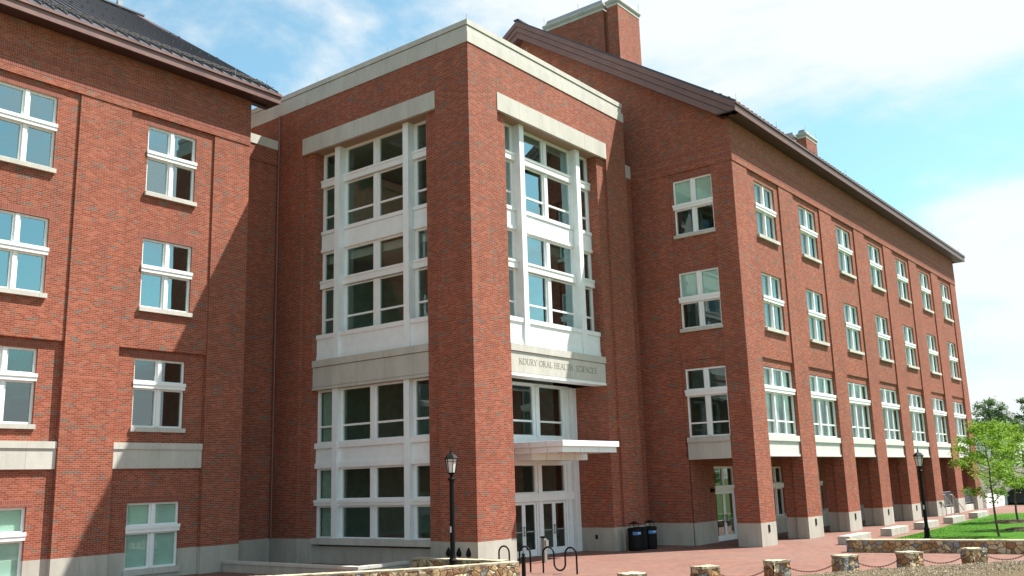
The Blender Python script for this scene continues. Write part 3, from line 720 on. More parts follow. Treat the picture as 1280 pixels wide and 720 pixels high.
# links each side
FLk = Face('B', 11.5); FL2 = Face('B', .6)
q = MB(); relief(q, FLk, [-2.899, -.001], [.98, 17.5, 18.25], lambda s, z: 0 if z > 17.5 else .05, .5); q.build('link_wall', 'brick', tower)
q = MB(); relief(q, FL2, [11.501, 12.949], [.98, 17.5], lambda s, z: 0, .5); q.build('link_wall', 'brick', tower)
q = MB(); relief(q, FLk, [-2.899, -.001], [-.3, .98], lambda s, z: .05, .5); q.build('link_plinth', 'plinth', tower)
q = MB(); relief(q, FL2, [11.501, 12.949], [-.3, .98], lambda s, z: 0, .5); q.build('link_plinth', 'plinth', tower)
q = MB(); q.box(-2.898, -.002, 11.46, 15.9, 18.25, 18.68); q.build('link_coping', 'stone', tower)
q = MB(); q.box(11.502, 12.948, .56, 12, 17.5, 18.15); q.build('link_coping', 'stone', tower)
# dark fixtures low on the corner pier
q = MB()
for v in (1.37, .87, .42): q.lathe((-.001, v, .46), [(.02, 0), (.10, .05), (.11, .14), (.06, .26), (.015, .33)], 10)
q.build('wall_fitting', 'black', tower)
q = MB(); q.box(O1-.012, O1-.001, .98, 1.10, .50, .68); q.build('socket_box', 'black', tower)

# ================================================================== RIGHT WING (gabled)
rw = thing('gabled_wing', 'long four-storey red brick wing with arcade of piers and brown metal gable, right of entrance', 'building', (12.95, -4.8, 0))
UR, VR, UE, VB = 12.95, -4.8, 53.45, 18.46
FE = Face('A', UR); FF = Face('B', VR)
def dEnd(s, z):
    if -3.7 < s < -1.6:
        if z < 3.83: return None
        if z < 4.75: return .06
    if -3.7 < s < -1.66:
        for a, b in ((4.75, 7.85), (9.72, 12.38), (14.2, 16.88)):
            if a < z < b: return None
    if -3.72 < s < -1.5 and 3.83 < z < 8.25: return .10
    if -3.72 < s < -1.5 and z < 17.25 and z > 3.83: return .06
    if z > 17.25: return -.03
    return 0.0
sc = [-4.8, -3.72, -3.7, -1.66, -1.6, -1.5, 18.46]
ztop = 19.25
def pier_open(u): 
    k = math.floor((u-14.55)/5.6)
    return 0 <= k <= 6 and (u-14.55-5.6*k) < 3.75
def dFac(s, z):
    k = math.floor((s-14.55)/5.6); r = s-14.55-5.6*k; inb = 0 <= k <= 6 and r < 3.75
    if z > 17.25: return -.03
    if not inb: return 0.0
    if z < 4.75: return .30
    if z < 7.88: return None
    if z < 8.26: return .14
    if .85 < r < 3.22 and (9.72 < z < 12.38 or 14.2 < z < 16.88): return None
    return .07
scF = [UR, UE]
for k in range(7): scF += [14.55+5.6*k, 14.55+.85+5.6*k, 14.55+3.22+5.6*k, 18.3+5.6*k]
q = MB()
relief(q, FE, sc, [3.83, 4.75, 7.85, 8.25, 9.72, 12.38, 14.2, 16.88, 17.25, ztop], dEnd, .5)
relief(q, FE, [-1.6, 18.46], [.98, 3.83], lambda s, z: 0.0, .5, (True, False, False, False))
relief(q, FF, scF, [3.83, 4.75, 7.88, 8.26, 9.72, 12.38, 14.2, 16.88, 17.25, ztop], dFac, .75)
# corner returns where the upper band stands proud
q.quad((UR-.03, VR-.03, 17.25), (UR, VR-.03, 17.25), (UR, VR-.03, ztop), (UR-.03, VR-.03, ztop)); q.quad((UR-.03, VR-.03, 17.25), (UR-.03, VR, 17.25), (UR-.03, VR, ztop), (UR-.03, VR-.03, ztop))
# gable triangle, far end and back
rv = (VR+VB)/2; zr = ztop+.666*(rv-VR)
q.poly([(UR-.03, VR-.03, ztop), (UR-.03, VB, ztop), (UR-.03, rv, zr)])
q.poly([(UE, VR, -.2), (UE, VB, -.2), (UE, VB, ztop), (UE, rv, zr), (UE, VR, ztop)])
q.quad((UR, VB, -.2), (UE, VB, -.2), (UE, VB, ztop), (UR, VB, ztop))
q.build('wall', 'brick', rw)
# soldier courses at the head of openings
q = MB()
for F, a, b, d, z in ((FE, -3.69, -1.67, .055, 16.885), (FE, -3.69, -1.67, .055, 12.385), (FE, -4.78, 18, -.036, 17.50), (FE, -4.78, 18, -.036, 17.98), (FF, UR+.001, UE-.01, -.036, 17.50), (FF, UR+.001, UE-.01, -.036, 17.98)):
    q = MB(); F.box(q, a, b, d, .3, z, z+.23); q.build('soldier_course', 'soldier', rw)
# plinths, piers
q = MB(); relief(q, FE, [-1.6, 18.46], [-.3, .98], lambda s, z: -.004, .5, (True, False, False, True)); q.build('plinth', 'plinth', rw)
pier_spans = [(UR, 14.55)]+[(18.3+5.6*k, 20.15+5.6*k) for k in range(6)]+[(51.9, UE)]
for i, (a, b) in enumerate(pier_spans):
    q = MB(); q.box(a, b, VR, -4.25, .98, 3.83); q.box(a+(.09 if i else .0), b-.05, -4.25, -3.72, .98, 3.829); pr_ = q.build('pier', 'brick', rw)
    q = MB(); q.box(a-.004, b+.004, VR-.004, -4.25, -.2, .98); q.box(a+(.09 if i else -.004), b-.05, -4.25, -3.716, -.2, .979); q.build('pier_base', 'plinth', pr_)
    if a < 45:
        x = a+(b-a)*.5; q = MB(); q.box(x-.085, x+.085, VR-.03, VR-.005, .58, .88); q.build('step_light', 'black', pr_)
        q = MB(); q.box(x-.045, x+.05, VR-.034, VR-.031, .62, .78); q.build('lens', 'zinc', pr_) if 0 else None
# arcade ceiling and back wall
q = MB(); q.box(UR+.5, UE-.1, -4.05, -1.66, 3.84, 4.3); q.build('arcade_ceiling', 'bronze', rw)
FK = Face('B', -1.65)
kop = [(15.25, 17.5, 0, 3.45)]+[(21.6+5.6*k, 23.4+5.6*k, .85, 3.4) for k in range(6)]
def dK(s, z):
    for a, b, z0, z1 in kop:
        if a < s < b and z0 < z < z1: return None
    return 0.0
skc = [UR+.001, UE]+[x for k in kop for x in k[:2]]
q = MB(); relief(q, FK, skc, [.98, 3.4, 3.45, 3.85], dK, .3); q.build('arcade_wall', 'brick', rw)
q = MB(); relief(q, FK, skc, [-.2, 0, .85, .98], dK, .3); q.build('arcade_plinth', 'conc', rw)
def arcade_door(a, b, z1):
    q = MB()
    FK.box(q, a, b, .1, .2, z1-.1, z1); FK.box(q, a, b, .1, .2, 2.30, 2.42); FK.box(q, a, a+.10, .101, .2, 0, z1); FK.box(q, b-.10, b, .101, .2, 0, z1)
    m_ = (a+b)/2; FK.box(q, m_-.08, m_+.08, .101, .2, 2.42, z1-.1); FK.box(q, a-.04, b+.04, -.06, .1, 2.42, 2.56)
    fr = q.build('arcade_door_frame', 'white', rw); gq = MB(); FK.pane(gq, a+.1, m_-.08, .15, 2.56, z1-.1); FK.pane(gq, m_+.08, b-.1, .15, 2.56, z1-.1); gq.build('pane', 'glassdk', fr)
    door_leaf(FK, a+.1, m_, 0, 2.29, .12, rw, True); door_leaf(FK, m_, b-.1, 0, 2.29, .12, rw, False)
arcade_door(15.25, 17.5, 3.45)
for a, b, z0, z1 in kop[1:]: window(FK, a, b, z0, z1, .1, rw, zb=2.3, sillz=.14, blind=0, over=.05)
q = MB(); FK.box(q, 14.75, 14.98, -.14, -.001, 2.28, 2.44); q.build('arcade_light', 'black', rw)
# end wall windows
window(FE, -3.70, -1.66, 14.2, 16.88, .13, rw, zb=15.45, blind=.5)
window(FE, -3.70, -1.66, 9.72, 12.38, .13, rw, zb=10.95, blind=.42)
window(FE, -3.70, -1.66, 4.75, 7.85, .13, rw, zb=6.62, bar=5.38, blind=0, sill=False)
q = MB(); FE.box(q, -3.69, -1.60, .0, .5, 3.83, 4.52); FE.box(q, -3.69, -1.60, -.06, .5, 4.52, 4.745); FE.box(q, -3.69, -1.60, -.02, .4, 3.76, 3.829); q.build('stone_panel', 'stone', rw)
# facade windows
for k in range(7):
    a = 14.55+5.6*k; b = a+3.75
    window(FF, a+.85, a+3.22, 14.2, 16.88, .16, rw, zb=15.5, blind=0, curtain=True)
    window(FF, a+.85, a+3.22, 9.72, 12.38, .16, rw, zb=11.0, blind=0, curtain=True)
    window(FF, a+.06, b-.04, 4.77, 7.86, .18, rw, zb=6.72, lights=3, bar=5.42, sill=False, curtain=True)
    q = MB(); FF.box(q, a+.01, b-.01, .10, .7, 3.90, 4.50); FF.box(q, a+.01, b-.01, .03, .7, 4.50, 4.765); FF.box(q, a+.01, b-.01, .06, .6, 3.80, 3.899); q.build('stone_panel', 'panel', rw)
# eaves, rakes and roof
EV, RU, UE2 = -5.5, 12.22, 54.6
q = MB()
q.box(RU+.02, UE2, EV+.02, VR+.3, 19.27, 19.33); q.box(RU+.02, UR+.1, EV+.02, VB+.7, 19.27, 19.275) if 0 else None
q.box(UE-.1, UE2, VR, VB+.7, 19.27, 19.33)
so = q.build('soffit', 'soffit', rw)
q = MB(); q.box(RU-.004, UE2+.05, EV, EV+.05, 19.262, 19.57); fa = q.build('eave_fascia', 'bronze', rw)
q = MB(); q.box(RU-.02, UE2+.08, EV-.06, EV+.08, 19.60, 19.70); q.box(RU+.002, UE2, EV+.01, EV+.052, 19.571, 19.599); q.build('gutter', 'bronze', fa)
rtop = lambda v: 19.69+.666*(v-EV)
RV = 6.83
def rake(parent, RU, UW, EV, RV, sgn=1):
    """stepped rake fascia at u=RU, wall plane UW, from eave v=EV to the ridge and down the far side"""
    q = MB(); up = lambda dz: None
    for (h0, h1, off) in ((0, .28, 0.0), (.30, .60, .05), (.62, .96, .10)):
        u0 = RU+sgn*off; u1 = UW+sgn*.12
        for side in (0, 1):
            ve = EV+.055 if side == 0 else 2*RV-EV-.055
            z_e = 19.69; z_r = 19.69+.666*abs(RV-EV)
            lo0 = max(19.27, z_e-h0); lo1 = max(19.27, z_e-h1)
            if h1 < .45:
                poly = [(u0, ve, z_e-h0), (u0, RV, z_r-h0), (u0, RV, z_r-h1), (u0, ve, z_e-h1)]
            else:
                # the lower bands are cut level by the boxed eave
                def vcut(h): return (ve+(19.27-(z_e-h))/.666) if side == 0 else ve-(19.27-(z_e-h))/.666
                if z_e-h0 > 19.27: poly = [(u0, ve, z_e-h0), (u0, RV, z_r-h0), (u0, RV, z_r-h1), (u0, vcut(h1), 19.27), (u0, ve, 19.27)]
                else: poly = [(u0, vcut(h0), 19.27), (u0, RV, z_r-h0), (u0, RV, z_r-h1), (u0, vcut(h1), 19.27)]
            q.prism(poly, (sgn*(.45 if h0 < .62 else .30), 0, 0))
    # soffit under the rake
    for side in (0, 1):
        ve = EV+.6 if side == 0 else 2*RV-EV-.6
        zr_ = 19.69+.666*abs(RV-EV)-.90; ze_ = 19.69+.666*.6-.90+.1
        q.quad((RU+sgn*.2, ve, 19.69+.4-.90), (UW+sgn*.02, ve, 19.69+.4-.90), (UW+sgn*.02, RV, zr_), (RU+sgn*.2, RV, zr_))
    return q.build('rake_fascia', 'bronze', parent)
rake(rw, RU, UR, EV, RV)
def roof(parent, u0, u1, EV, RV, pitch=.666, seam=.46, smin=None):
    q = MB(); vb = 2*RV-EV; zr_ = 19.71+pitch*(RV-EV)
    for (va, vb_, za, zb_) in ((EV-.03, RV, 19.70, zr_), (RV, vb+.03, zr_, 19.70)):
        q.hexa([(u0, va, za-.12), (u1, va, za-.12), (u1, vb_, zb_-.12), (u0, vb_, zb_-.12), (u0, va, za), (u1, va, za), (u1, vb_, zb_), (u0, vb_, zb_)])
    n = int((u1-u0)/seam)
    for k in range(n+1):
        x = u0+.03+k*seam
        q.hexa([(x-.014, EV-.05, 19.69), (x+.014, EV-.05, 19.69), (x+.014, RV, zr_), (x-.014, RV, zr_), (x-.014, EV-.05, 19.76), (x+.014, EV-.05, 19.76), (x+.014, RV, zr_+.06), (x-.014, RV, zr_+.06)])
    q.box(u0-.02, u1+.02, RV-.16, RV+.16, zr_+.02, zr_+.10)
    r = q.build('roof', 'roof', parent)
    g_ = MB()
    for j, vv in enumerate((EV+.35, EV+.75, EV+1.15)):
        z = 19.71+pitch*(vv-EV)+.12
        g_.tube([(u0+.1, vv, z), (u1-.1, vv, z)], .017, 5)
    k = 0; x = u0+.26
    while x < u1:
        z0 = 19.72+pitch*.35
        for vv in (EV+.35, EV+.75, EV+1.15): g_.box(x-.02, x+.02, vv-.03, vv+.03, 19.70+pitch*(vv-EV), 19.71+pitch*(vv-EV)+.15)
        x += seam
    g_.build('snow_guard', 'black', r)
    g2 = MB(); x = u0+.4; j = 0
    while x < u1:
        for fr_ in (.38, .66): 
            vv = EV+(RV-EV)*fr_; g2.box(x-.05, x+.05, vv-.03, vv+.03, 19.70+pitch*(vv-EV), 19.71+pitch*(vv-EV)+.10)
        x += seam
    g2.build('snow_cleat', 'black', r)
    return r
rf = roof(rw, RU+.02, UE2, EV, RV)
q = MB()
for u in (12.4, 17, 22, 27, 32, 38, 45, 53): q.tube([(u, EV, 19.7), (u, EV, 20.1)], .008, 5)
q.build('lightning_rod', 'zinc', rf)
def chimney(parent, u0):
    v0, v1, zt = 3.75, 9.05, 30.2; q = MB(); w = 2.45
    q.box(u0, u0+w, v0, v0+.72, 24, zt); q.box(u0, u0+w, v0+1.0, v1, 24, zt); q.box(u0+.2, u0+w-.2, v0+.72, v0+1.0, 24, zt-.05)
    ch_ = q.build('brick_chimney', 'brick', parent)
    q = MB()
    for a, b in ((v0, v0+.72), (v0+1.0, v1)):
        q.box(u0-.02, u0+w+.02, a-.02, b+.02, zt, zt+.20); q.box(u0-.07, u0+w+.07, a-.07, b+.07, zt+.20, zt+.27); q.box(u0-.10, u0+w+.10, a-.10, b+.10, zt+.28, zt+.40)
    q.build('stone_cap', 'stone', ch_)
    q = MB()
    for a, b in ((v0, v0+.72), (v0+1.0, v1)):
        x0, x1, y0, y1 = u0+.02, u0+w-.02, a+.02, b-.02; zz = zt+.40
        q.hexa([(x0, y0, zz), (x1, y0, zz), (x1, y1, zz), (x0, y1, zz), (x0+.12, y0+.12, zz+.36), (x1-.12, y0+.12, zz+.36), (x1-.12, y1-.12, zz+.36), (x0+.12, y1-.12, zz+.36)])
    q.build('metal_hood', 'zinc', ch_)
    q = MB()
    for p in ((u0, v0), (u0+w, v0), (u0, v1), (u0, 6.5)): q.tube([(p[0], p[1], zt+.4), (p[0], p[1], zt+1.0)], .01, 5)
    q.build('lightning_rod', 'zinc', ch_)
chimney(rw, 18.05); chimney(rw, 47.3)
# interior
q = MB()
for z in (4.72, 8.9, 13.4, 17.9): q.box(UR+.6, UE-.2, -4.0, 5, z-.4, z)
q.build('floor_slab', 'ceiling', rw)
q = MB(); q.box(UR+.6, UE-.2, 3.0, 3.2, 0, 18); 
for k in range(8): q.box(12.95+1.2+5.6*k-.3+.6, 12.95+1.3+5.6*k-.3+.6, -4.0, 3.0, 4.72, 17.9) if k else None
q.build('partition', 'interior', rw)
# railing and steps in the far arcade bays
q = MB()
for k in (5, 6):
    a = 14.55+5.6*k; q.box(a, a+3.75, -4.55, -4.30, -.1, .42)
q.build('arcade_kerb', 'stone', rw)
q = MB()
for k in (5, 6):
    a = 14.55+5.6*k
    for z in (.55, 1.45): q.box(a, a+3.75, -4.45, -4.41, z, z+.04)
    x = a+.08
    while x < a+3.75: q.box(x-.01, x+.01, -4.44, -4.42, .57, 1.45); x += .13
    for xx in (a+.02, a+1.85, a+3.7): q.box(xx-.025, xx+.025, -4.46, -4.40, .42, 1.5)
q.build('railing', 'zinc', rw)

# ================================================================== LEFT WING
lw_ = thing('left_wing', 'red brick wing on the left with dark standing seam roof and square white windows', 'building', (-2.9, 9.7, 0))
UL, VL, UX = -2.9, 9.7, -32.0
FL = Face('B', VL)
def dL(s, z):
    r = (-4.6-s) % 5.6; k = math.floor((-4.6-s)/5.6); inb = s < -4.6 and r < 3.63 and k < 4
    if z > 17.25: return -.03
    if not inb: return 0.0
    wr = .80 < r < 2.89
    if wr and any(a < z < b for a, b in ((.37, 2.67), (5.35, 7.88), (9.75, 12.4), (14.2, 16.86))): return None
    return .20 if z < 8.2 else .07
sL = [UX, UL]
for k in range(4): sL += [-4.6-5.6*k, -4.6-.80-5.6*k, -4.6-2.89-5.6*k, -4.6-3.63-5.6*k]
zL = [.98, 2.67, 5.35, 7.88, 8.2, 9.75, 12.4, 14.2, 16.86, 17.25, 19.25]
q = MB(); relief(q, FL, sL, zL, dL, .55)
LRV = 20.6; LVB = 2*LRV-VL; lzr = 19.25+.66*(LRV-VL)
q.poly([(UL, VL, .98), (UL, LVB, .98), (UL, LVB, 19.25), (UL, LRV, lzr), (UL, VL, 19.25)]); q.poly([(UX, VL, -.3), (UX, LVB, -.3), (UX, LVB, 19.25), (UX, LRV, lzr), (UX, VL, 19.25)])
q.quad((UX, LVB, -.3), (UL, LVB, -.3), (UL, LVB, 19.25), (UX, LVB, 19.25))
q.quad((UL, VL-.03, 17.25), (UL, VL, 17.25), (UL, VL, 19.25), (UL, VL-.03, 19.25))
q.build('wall', 'brick', lw_)
q = MB(); relief(q, FL, sL, [-.3, .37, .98], dL, .55); q.quad((UL, VL, -.3), (UL, LVB, -.3), (UL, LVB, .98), (UL, VL, .98)); q.build('plinth', 'plinth', lw_)
for z in (17.50, 17.98): q = MB(); FL.box(q, UX+.01, UL-.002, -.036, .2, z, z+.23); q.build('soldier_course', 'soldier', lw_)
for k in range(4):
    b = -4.6-5.6*k-.80; a = b-2.09
    for z, d in ((16.865, .065), (12.405, .065), (7.885, .193), (2.675, .193)): q = MB(); FL.box(q, a-.2, b+.2, d, .4, z, z+.23); q.build('soldier_course', 'soldier', lw_)
for k in range(4):
    b = -4.6-5.6*k-.80; a = b-2.09
    window(FL, a, b, 14.2, 16.86, .15, lw_, zb=15.6, blind=0, glass='glass_sky_sheen')
    window(FL, a, b, 9.75, 12.4, .15, lw_, zb=11.1, blind=0, glass='glass_sky_sheen')
    window(FL, a, b, 5.35, 7.88, .30, lw_, zb=6.78, blind=0, sdepth=-.12, glass='glass')
    window(FL, a, b, .37, 2.67, .30, lw_, zb=1.62, blind=1.0, sdepth=-.14, sillz=.2)
    x1 = -4.6-5.6*k; x0 = x1-3.63
    q = MB(); FL.box(q, x0+.01, x1-.01, .10, .4, 3.88, 4.56); FL.box(q, x0+.01, x1-.01, .06, .4, 4.56, 4.79); q.build('stone_panel', 'stone', lw_)
LEV, LRU = 9.02, -1.88
q = MB(); q.box(UX, LRU-.02, LEV+.02, VL+.3, 19.26, 19.32); q.box(UL+.02, LRU-.02, LEV+.02, 2*LRV-LEV, 19.26, 19.32) if 0 else None
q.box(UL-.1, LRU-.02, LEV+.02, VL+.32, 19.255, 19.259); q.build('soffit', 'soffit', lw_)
q = MB(); q.box(UX, LRU+.004, LEV, LEV+.05, 19.25, 19.50); fa = q.build('eave_fascia', 'bronze', lw_)
q = MB(); q.box(UX, LRU+.05, LEV-.06, LEV+.08, 19.56, 19.66); q.box(UX, LRU-.002, LEV+.01, LEV+.052, 19.501, 19.559); q.build('gutter', 'bronze', fa)
rake(lw_, LRU, UL, LEV, LRV, -1)
rf = roof(lw_, UX, LRU-.02, LEV, LRV, .66)
q = MB()
for u in (-3.2, -6.3, -9.5, -12.5): q.box(u-.12, u+.12, LRV-.1, LRV+.1, 27.35, 27.75); q.tube([(u, LRV, 27.6), (u, LRV, 28.2)], .012, 5)
for u in (-2.4, -4): q.tube([(u, LEV+.3, 19.8), (u, LEV+.3, 20.3)], .012, 5)
q.build('lightning_rod', 'zinc', rf)
q = MB()
for z in (.1, 4.6, 8.9, 13.4, 17.9): q.box(UX+.3, UL-.3, VL+.7, VL+7, z-.4, z)
q.build('floor_slab', 'ceiling', lw_)
q = MB(); q.box(UX+.3, UL-.3, VL+5, VL+5.2, 0, 18)
for k in range(5): q.box(-4.0-5.6*k, -3.9-5.6*k, VL+.75, VL+5, 0, 18)
q.build('partition', 'interior', lw_)

# ================================================================== SITE WALLS
def rubble_block(mb, p0, p1, th, z0, z1, side=1, amp=.02, seg=.09):
    """a rough masonry run from p0 to p1, thickness th to the left(side)"""
    a = Vector((p0[0], p0[1], 0)); b = Vector((p1[0], p1[1], 0)); L = (b-a).length; dr = (b-a)/L; nn = Vector((-dr.y, dr.x, 0))*side
    n = max(2, int(L/seg)); nz_ = max(2, int((z1-z0)/seg)); nt_ = max(2, int(th/seg))
    def jit(p, o):
        q_ = Vector(p); w = noise.noise(q_*5.0)*amp + noise.noise(q_*13)*amp*.5
        c_ = noise.voronoi(q_*4.6)[0]; w += (min(c_[1]-c_[0], .25)-.12)*amp*2.2
        return q_+Vector(o)*w
    def sheet(fn, na, nb, o):
        base = len(mb.v)
        for i in range(na+1):
            for j in range(nb+1): mb.v.append(tuple(jit(fn(i/na, j/nb), o)))
        for i in range(na):
            for j in range(nb): mb.f.append((base+i*(nb+1)+j, base+(i+1)*(nb+1)+j, base+(i+1)*(nb+1)+j+1, base+i*(nb+1)+j+1))
    sheet(lambda f, h: a+dr*L*f+Vector((0, 0, z0+(z1-z0)*h)), n, nz_, -nn)
    sheet(lambda f, h: a+dr*L*f+nn*th+Vector((0, 0, z0+(z1-z0)*h)), n, nz_, nn)
    sheet(lambda f, h: a+nn*th*f+Vector((0, 0, z0+(z1-z0)*h)), nt_, nz_, -dr)
    sheet(lambda f, h: a+dr*L+nn*th*f+Vector((0, 0, z0+(z1-z0)*h)), nt_, nz_, dr)
    sheet(lambda f, h: a+dr*L*f+nn*th*h+Vector((0, 0, z1)), n, nt_, (0, 0, 1))
mcap = make_stone('pale stone capping', (.30, .26, .17), (.48, .43, .32))
def rubble_wall(label, pts, th, z0, z1, side):
    o_ = thing('stone_wall', label, 'wall', (pts[0][0], pts[0][1], 0))
    q = MB()
    for k in range(len(pts)-1): rubble_block(q, pts[k], pts[k+1], th, z0, z1-.05, side)
    q.build('masonry', 'rubble', o_)
    q = MB()
    for k in range(len(pts)-1): rubble_block(q, pts[k], pts[k+1], th+.02, z1-.05, z1, side, .012)
    q.build('coping', mcap, o_)
    return o_
rubble_wall('tan fieldstone seat wall running into the foreground, below the left lamp post', [(-12.5, 5.4), (-7.45, 1.05), (-3.95, -1.55), (-1.25, -2.78)], .45, -.2, .5, 1)
rubble_wall('short fieldstone wall behind the left lamp post, in front of the corner pier', [(-1.22, 1.98), (-1.15, -1.95)], .42, -.2, .5, 1)
rubble_wall('long low fieldstone wall edging the green lawn on the right', [(11.55, -8.95), (12.05, -11.9), (12.45, -14.9), (12.7, -18.5)], .45, -.2, .45, -1) if 0 else None
rubble_wall('long low fieldstone wall edging the green lawn on the right', [(11.25, -8.95), (11.75, -11.9), (12.1, -14.9), (12.4, -18.5)], .45, -.2, .47, 1)
# planter soil between the two left walls
q = MB(); q.poly([(-7.3, 1.5, .2), (-1.3, -2.3, .2), (-1.2, 2.0, .2), (-3.3, 2.3, .2)]); struct(q.build('planting_soil', 'mulch'))
# low concrete wall
lc = thing('low_concrete_wall', 'low pale concrete wall with a flat coping beside the left brick wing', 'wall', (-3.5, 6, 0))
q = MB(); q.box(-3.62, -3.42, 2.15, 9.68, -.3, .30); q.box(-3.42, -1.25, 2.15, 2.35, -.3, .30); q.build('wall_body', 'conc', lc)
q = MB(); q.box(-3.66, -3.38, 2.11, 9.67, .302, .40); q.box(-3.38, -1.24, 2.11, 2.39, .302, .40); q.build('coping', 'stone', lc)

# stone bollards and chains
bl_lab = ['leftmost stone bollard, mostly cut off by the bottom of the picture', 'stone bollard at the bottom edge, straight below the three bins', 'squat fieldstone bollard below the arcade door, second full one from the left',
          'fieldstone bollard with grey and tan blocks, below the first arcade pier', 'wide fieldstone bollard with many small blocks below the second and third piers', 'fieldstone bollard in front of the left end of the lawn wall',
          'fieldstone bollard in the middle of the lawn wall, beside the dark lamp post', 'fieldstone bollard cut by the right edge of the picture', 'x']
tops = []
bpos = BL[1:]
for i, (x, y) in enumerate(bpos):
    a = R_(-28 + (i*37 % 11) - 5); w = .29+.015*((i*7) % 3); q = MB()
    dr = Vector((math.cos(a), math.sin(a), 0)); nn = Vector((-dr.y, dr.x, 0)); c0 = Vector((x, y, 0))-dr*w-nn*.25
    rubble_block(q, (c0.x, c0.y), (c0.x+dr.x*w*2, c0.y+dr.y*w*2), .50, -.15, .49, 1, .04, .06)
    b_ = tag(q.build('stone_bollard', 'rubble', origin=(x, y, 0)), bl_lab[i], 'bollard', 'fieldstone bollards along the plaza edge')
    q = MB(); c0 = c0-dr*.01-nn*.01; rubble_block(q, (c0.x, c0.y), (c0.x+dr.x*(w*2+.02), c0.y+dr.y*(w*2+.02)), .52, .49, .54, 1, .02, .06)
    b_['_w'] = (x, y, 0); q.build('cap', mcap, b_)
    tops.append((Vector((x, y, .36))+dr*.0, dr, w))
ch_lab = ['rusty chain sagging between the two leftmost stone bollards', 'rusty chain left of the bollard below the arcade door', 'rusty chain right of the bollard below the arcade door', 'rusty chain hanging in front of the second arcade pier', 'rusty chain hanging just left of the lawn wall end',
          'rusty chain in front of the lamp post on the lawn', 'rusty chain at the far right in front of the lawn wall']
for i in range(len(tops)-1):
    p, q_ = tops[i][0], tops[i+1][0]; d = (q_-p); L = d.length; dn_ = d/L; a = p+dn_*tops[i][2]*.93; b = q_-dn_*tops[i+1][2]*.93
    mb = MB(); n = int((b-a).length*1.08/.052); side = dn_.cross(Vector((0, 0, 1)))
    def cat(f): pt = a.lerp(b, f); pt.z -= .22*4*f*(1-f); return pt
    for k in range(n):
        f0, f1 = k/n, (k+1)/n; c_ = (cat(f0)+cat(f1))/2; t_ = (cat(f1)-cat(f0)).normalized(); s2 = side if k % 2 else t_.cross(side)
        mb.tube([c_+t_*.038*math.cos(u_)+s2*.019*math.sin(u_) for u_ in [2*math.pi*m_/7 for m_ in range(7)]], .0075, 4, close=True)
    tag(mb.build('chain', 'rust', origin=tuple(a)), ch_lab[i], 'chain', 'chains between the stone bollards')

# concrete bench blocks
bn_lab = ['pale concrete bench block nearest the camera, by the end of the fieldstone wall', 'pale concrete bench block second from the left, in front of the fourth pier', 'pale concrete bench block just behind the right lamp post',
          'pale concrete bench block below the handrail steps', 'pale concrete bench block farthest away, last of the row beside the lawn']
for i, (u, L) in enumerate([(15.0, 2.8), (20.75, 2.75), (26.2, 2.8), (32.0, 2.8), (37.9, 3.0)]):
    q = MB(); q.box(u, u+L, -7.80, -7.28, .0, .35); o = q.build('concrete_bench', 'conc', bevel=.015, origin=(u+L/2, -7.54, 0)); tag(o, bn_lab[i], 'bench', 'concrete bench blocks beside the arcade')
    o['_w'] = (u+L/2, -7.54, 0)
    q = MB(); q.box(u+L*.5, u+L*.506, -7.802, -7.278, .01, .353); q.build('joint', 'plinth', o)

# lamp posts
def lamp(x, y, z0, label, sc=1.0):
    o = thing('street_lamp', label, 'street lamp', (x, y, z0), 'black lantern lamp posts')
    q = MB(); q.lathe((x, y, z0), [(.17, 0), (.17, .08), (.13, .14), (.12, .42), (.14, .45), (.10, .52), (.085, .62), (.078, 3.0), (.07, 3.05)], 16); q.build('post', 'black', o, smooth=False)
    q = MB(); q.lathe((x, y, z0), [(.07, 3.05), (.13, 3.08), (.13, 3.13), (.06, 3.17), (.05, 3.25), (.12, 3.30), (.12, 3.33)], 14); q.build('collar', 'black', o)
    q = MB(); r0, r1, zz0, zz1 = .135, .205, 3.33, 3.80
    for k in range(6):
        a = k*math.pi/3; q.tube([(x+r0*math.cos(a), y+r0*math.sin(a), z0+zz0), (x+r1*math.cos(a), y+r1*math.sin(a), z0+zz1)], .013, 5)
        b = a+math.pi/3
        for r, z in ((r0, zz0), (r1, zz1), ((r0+r1)/2+.02, (zz0+zz1)/2+.14)): q.tube([(x+r*math.cos(a), y+r*math.sin(a), z0+z), (x+r*math.cos(b), y+r*math.sin(b), z0+z)], .009, 4)
    cage = q.build('lantern', 'black', o)
    q = MB(); q.lathe((x, y, z0), [(r0-.012, zz0+.005), (r1-.012, zz1-.005)], 6); q.build('glass', 'lampglass', cage)
    q = MB(); q.lathe((x, y, z0), [(.245, 3.79), (.25, 3.82), (.15, 3.93), (.05, 3.99), (.03, 4.02), (.045, 4.06), (.02, 4.10), (.006, 4.22)], 6); q.build('cap', 'black', cage)
    q = MB(); q.box(x-.09, x-.075, y-.03, y+.03, z0+1.35, z0+1.55); q.build('sticker', 'label', o)
    o.scale = (sc, sc, sc)
    return o
lamp(-1.45, -.12, .05, 'black lantern lamp post in front of the corner pier of the entrance block')
lamp(18.9, -9.88, .02, 'black lantern lamp post on the lawn beside the concrete benches', .945)

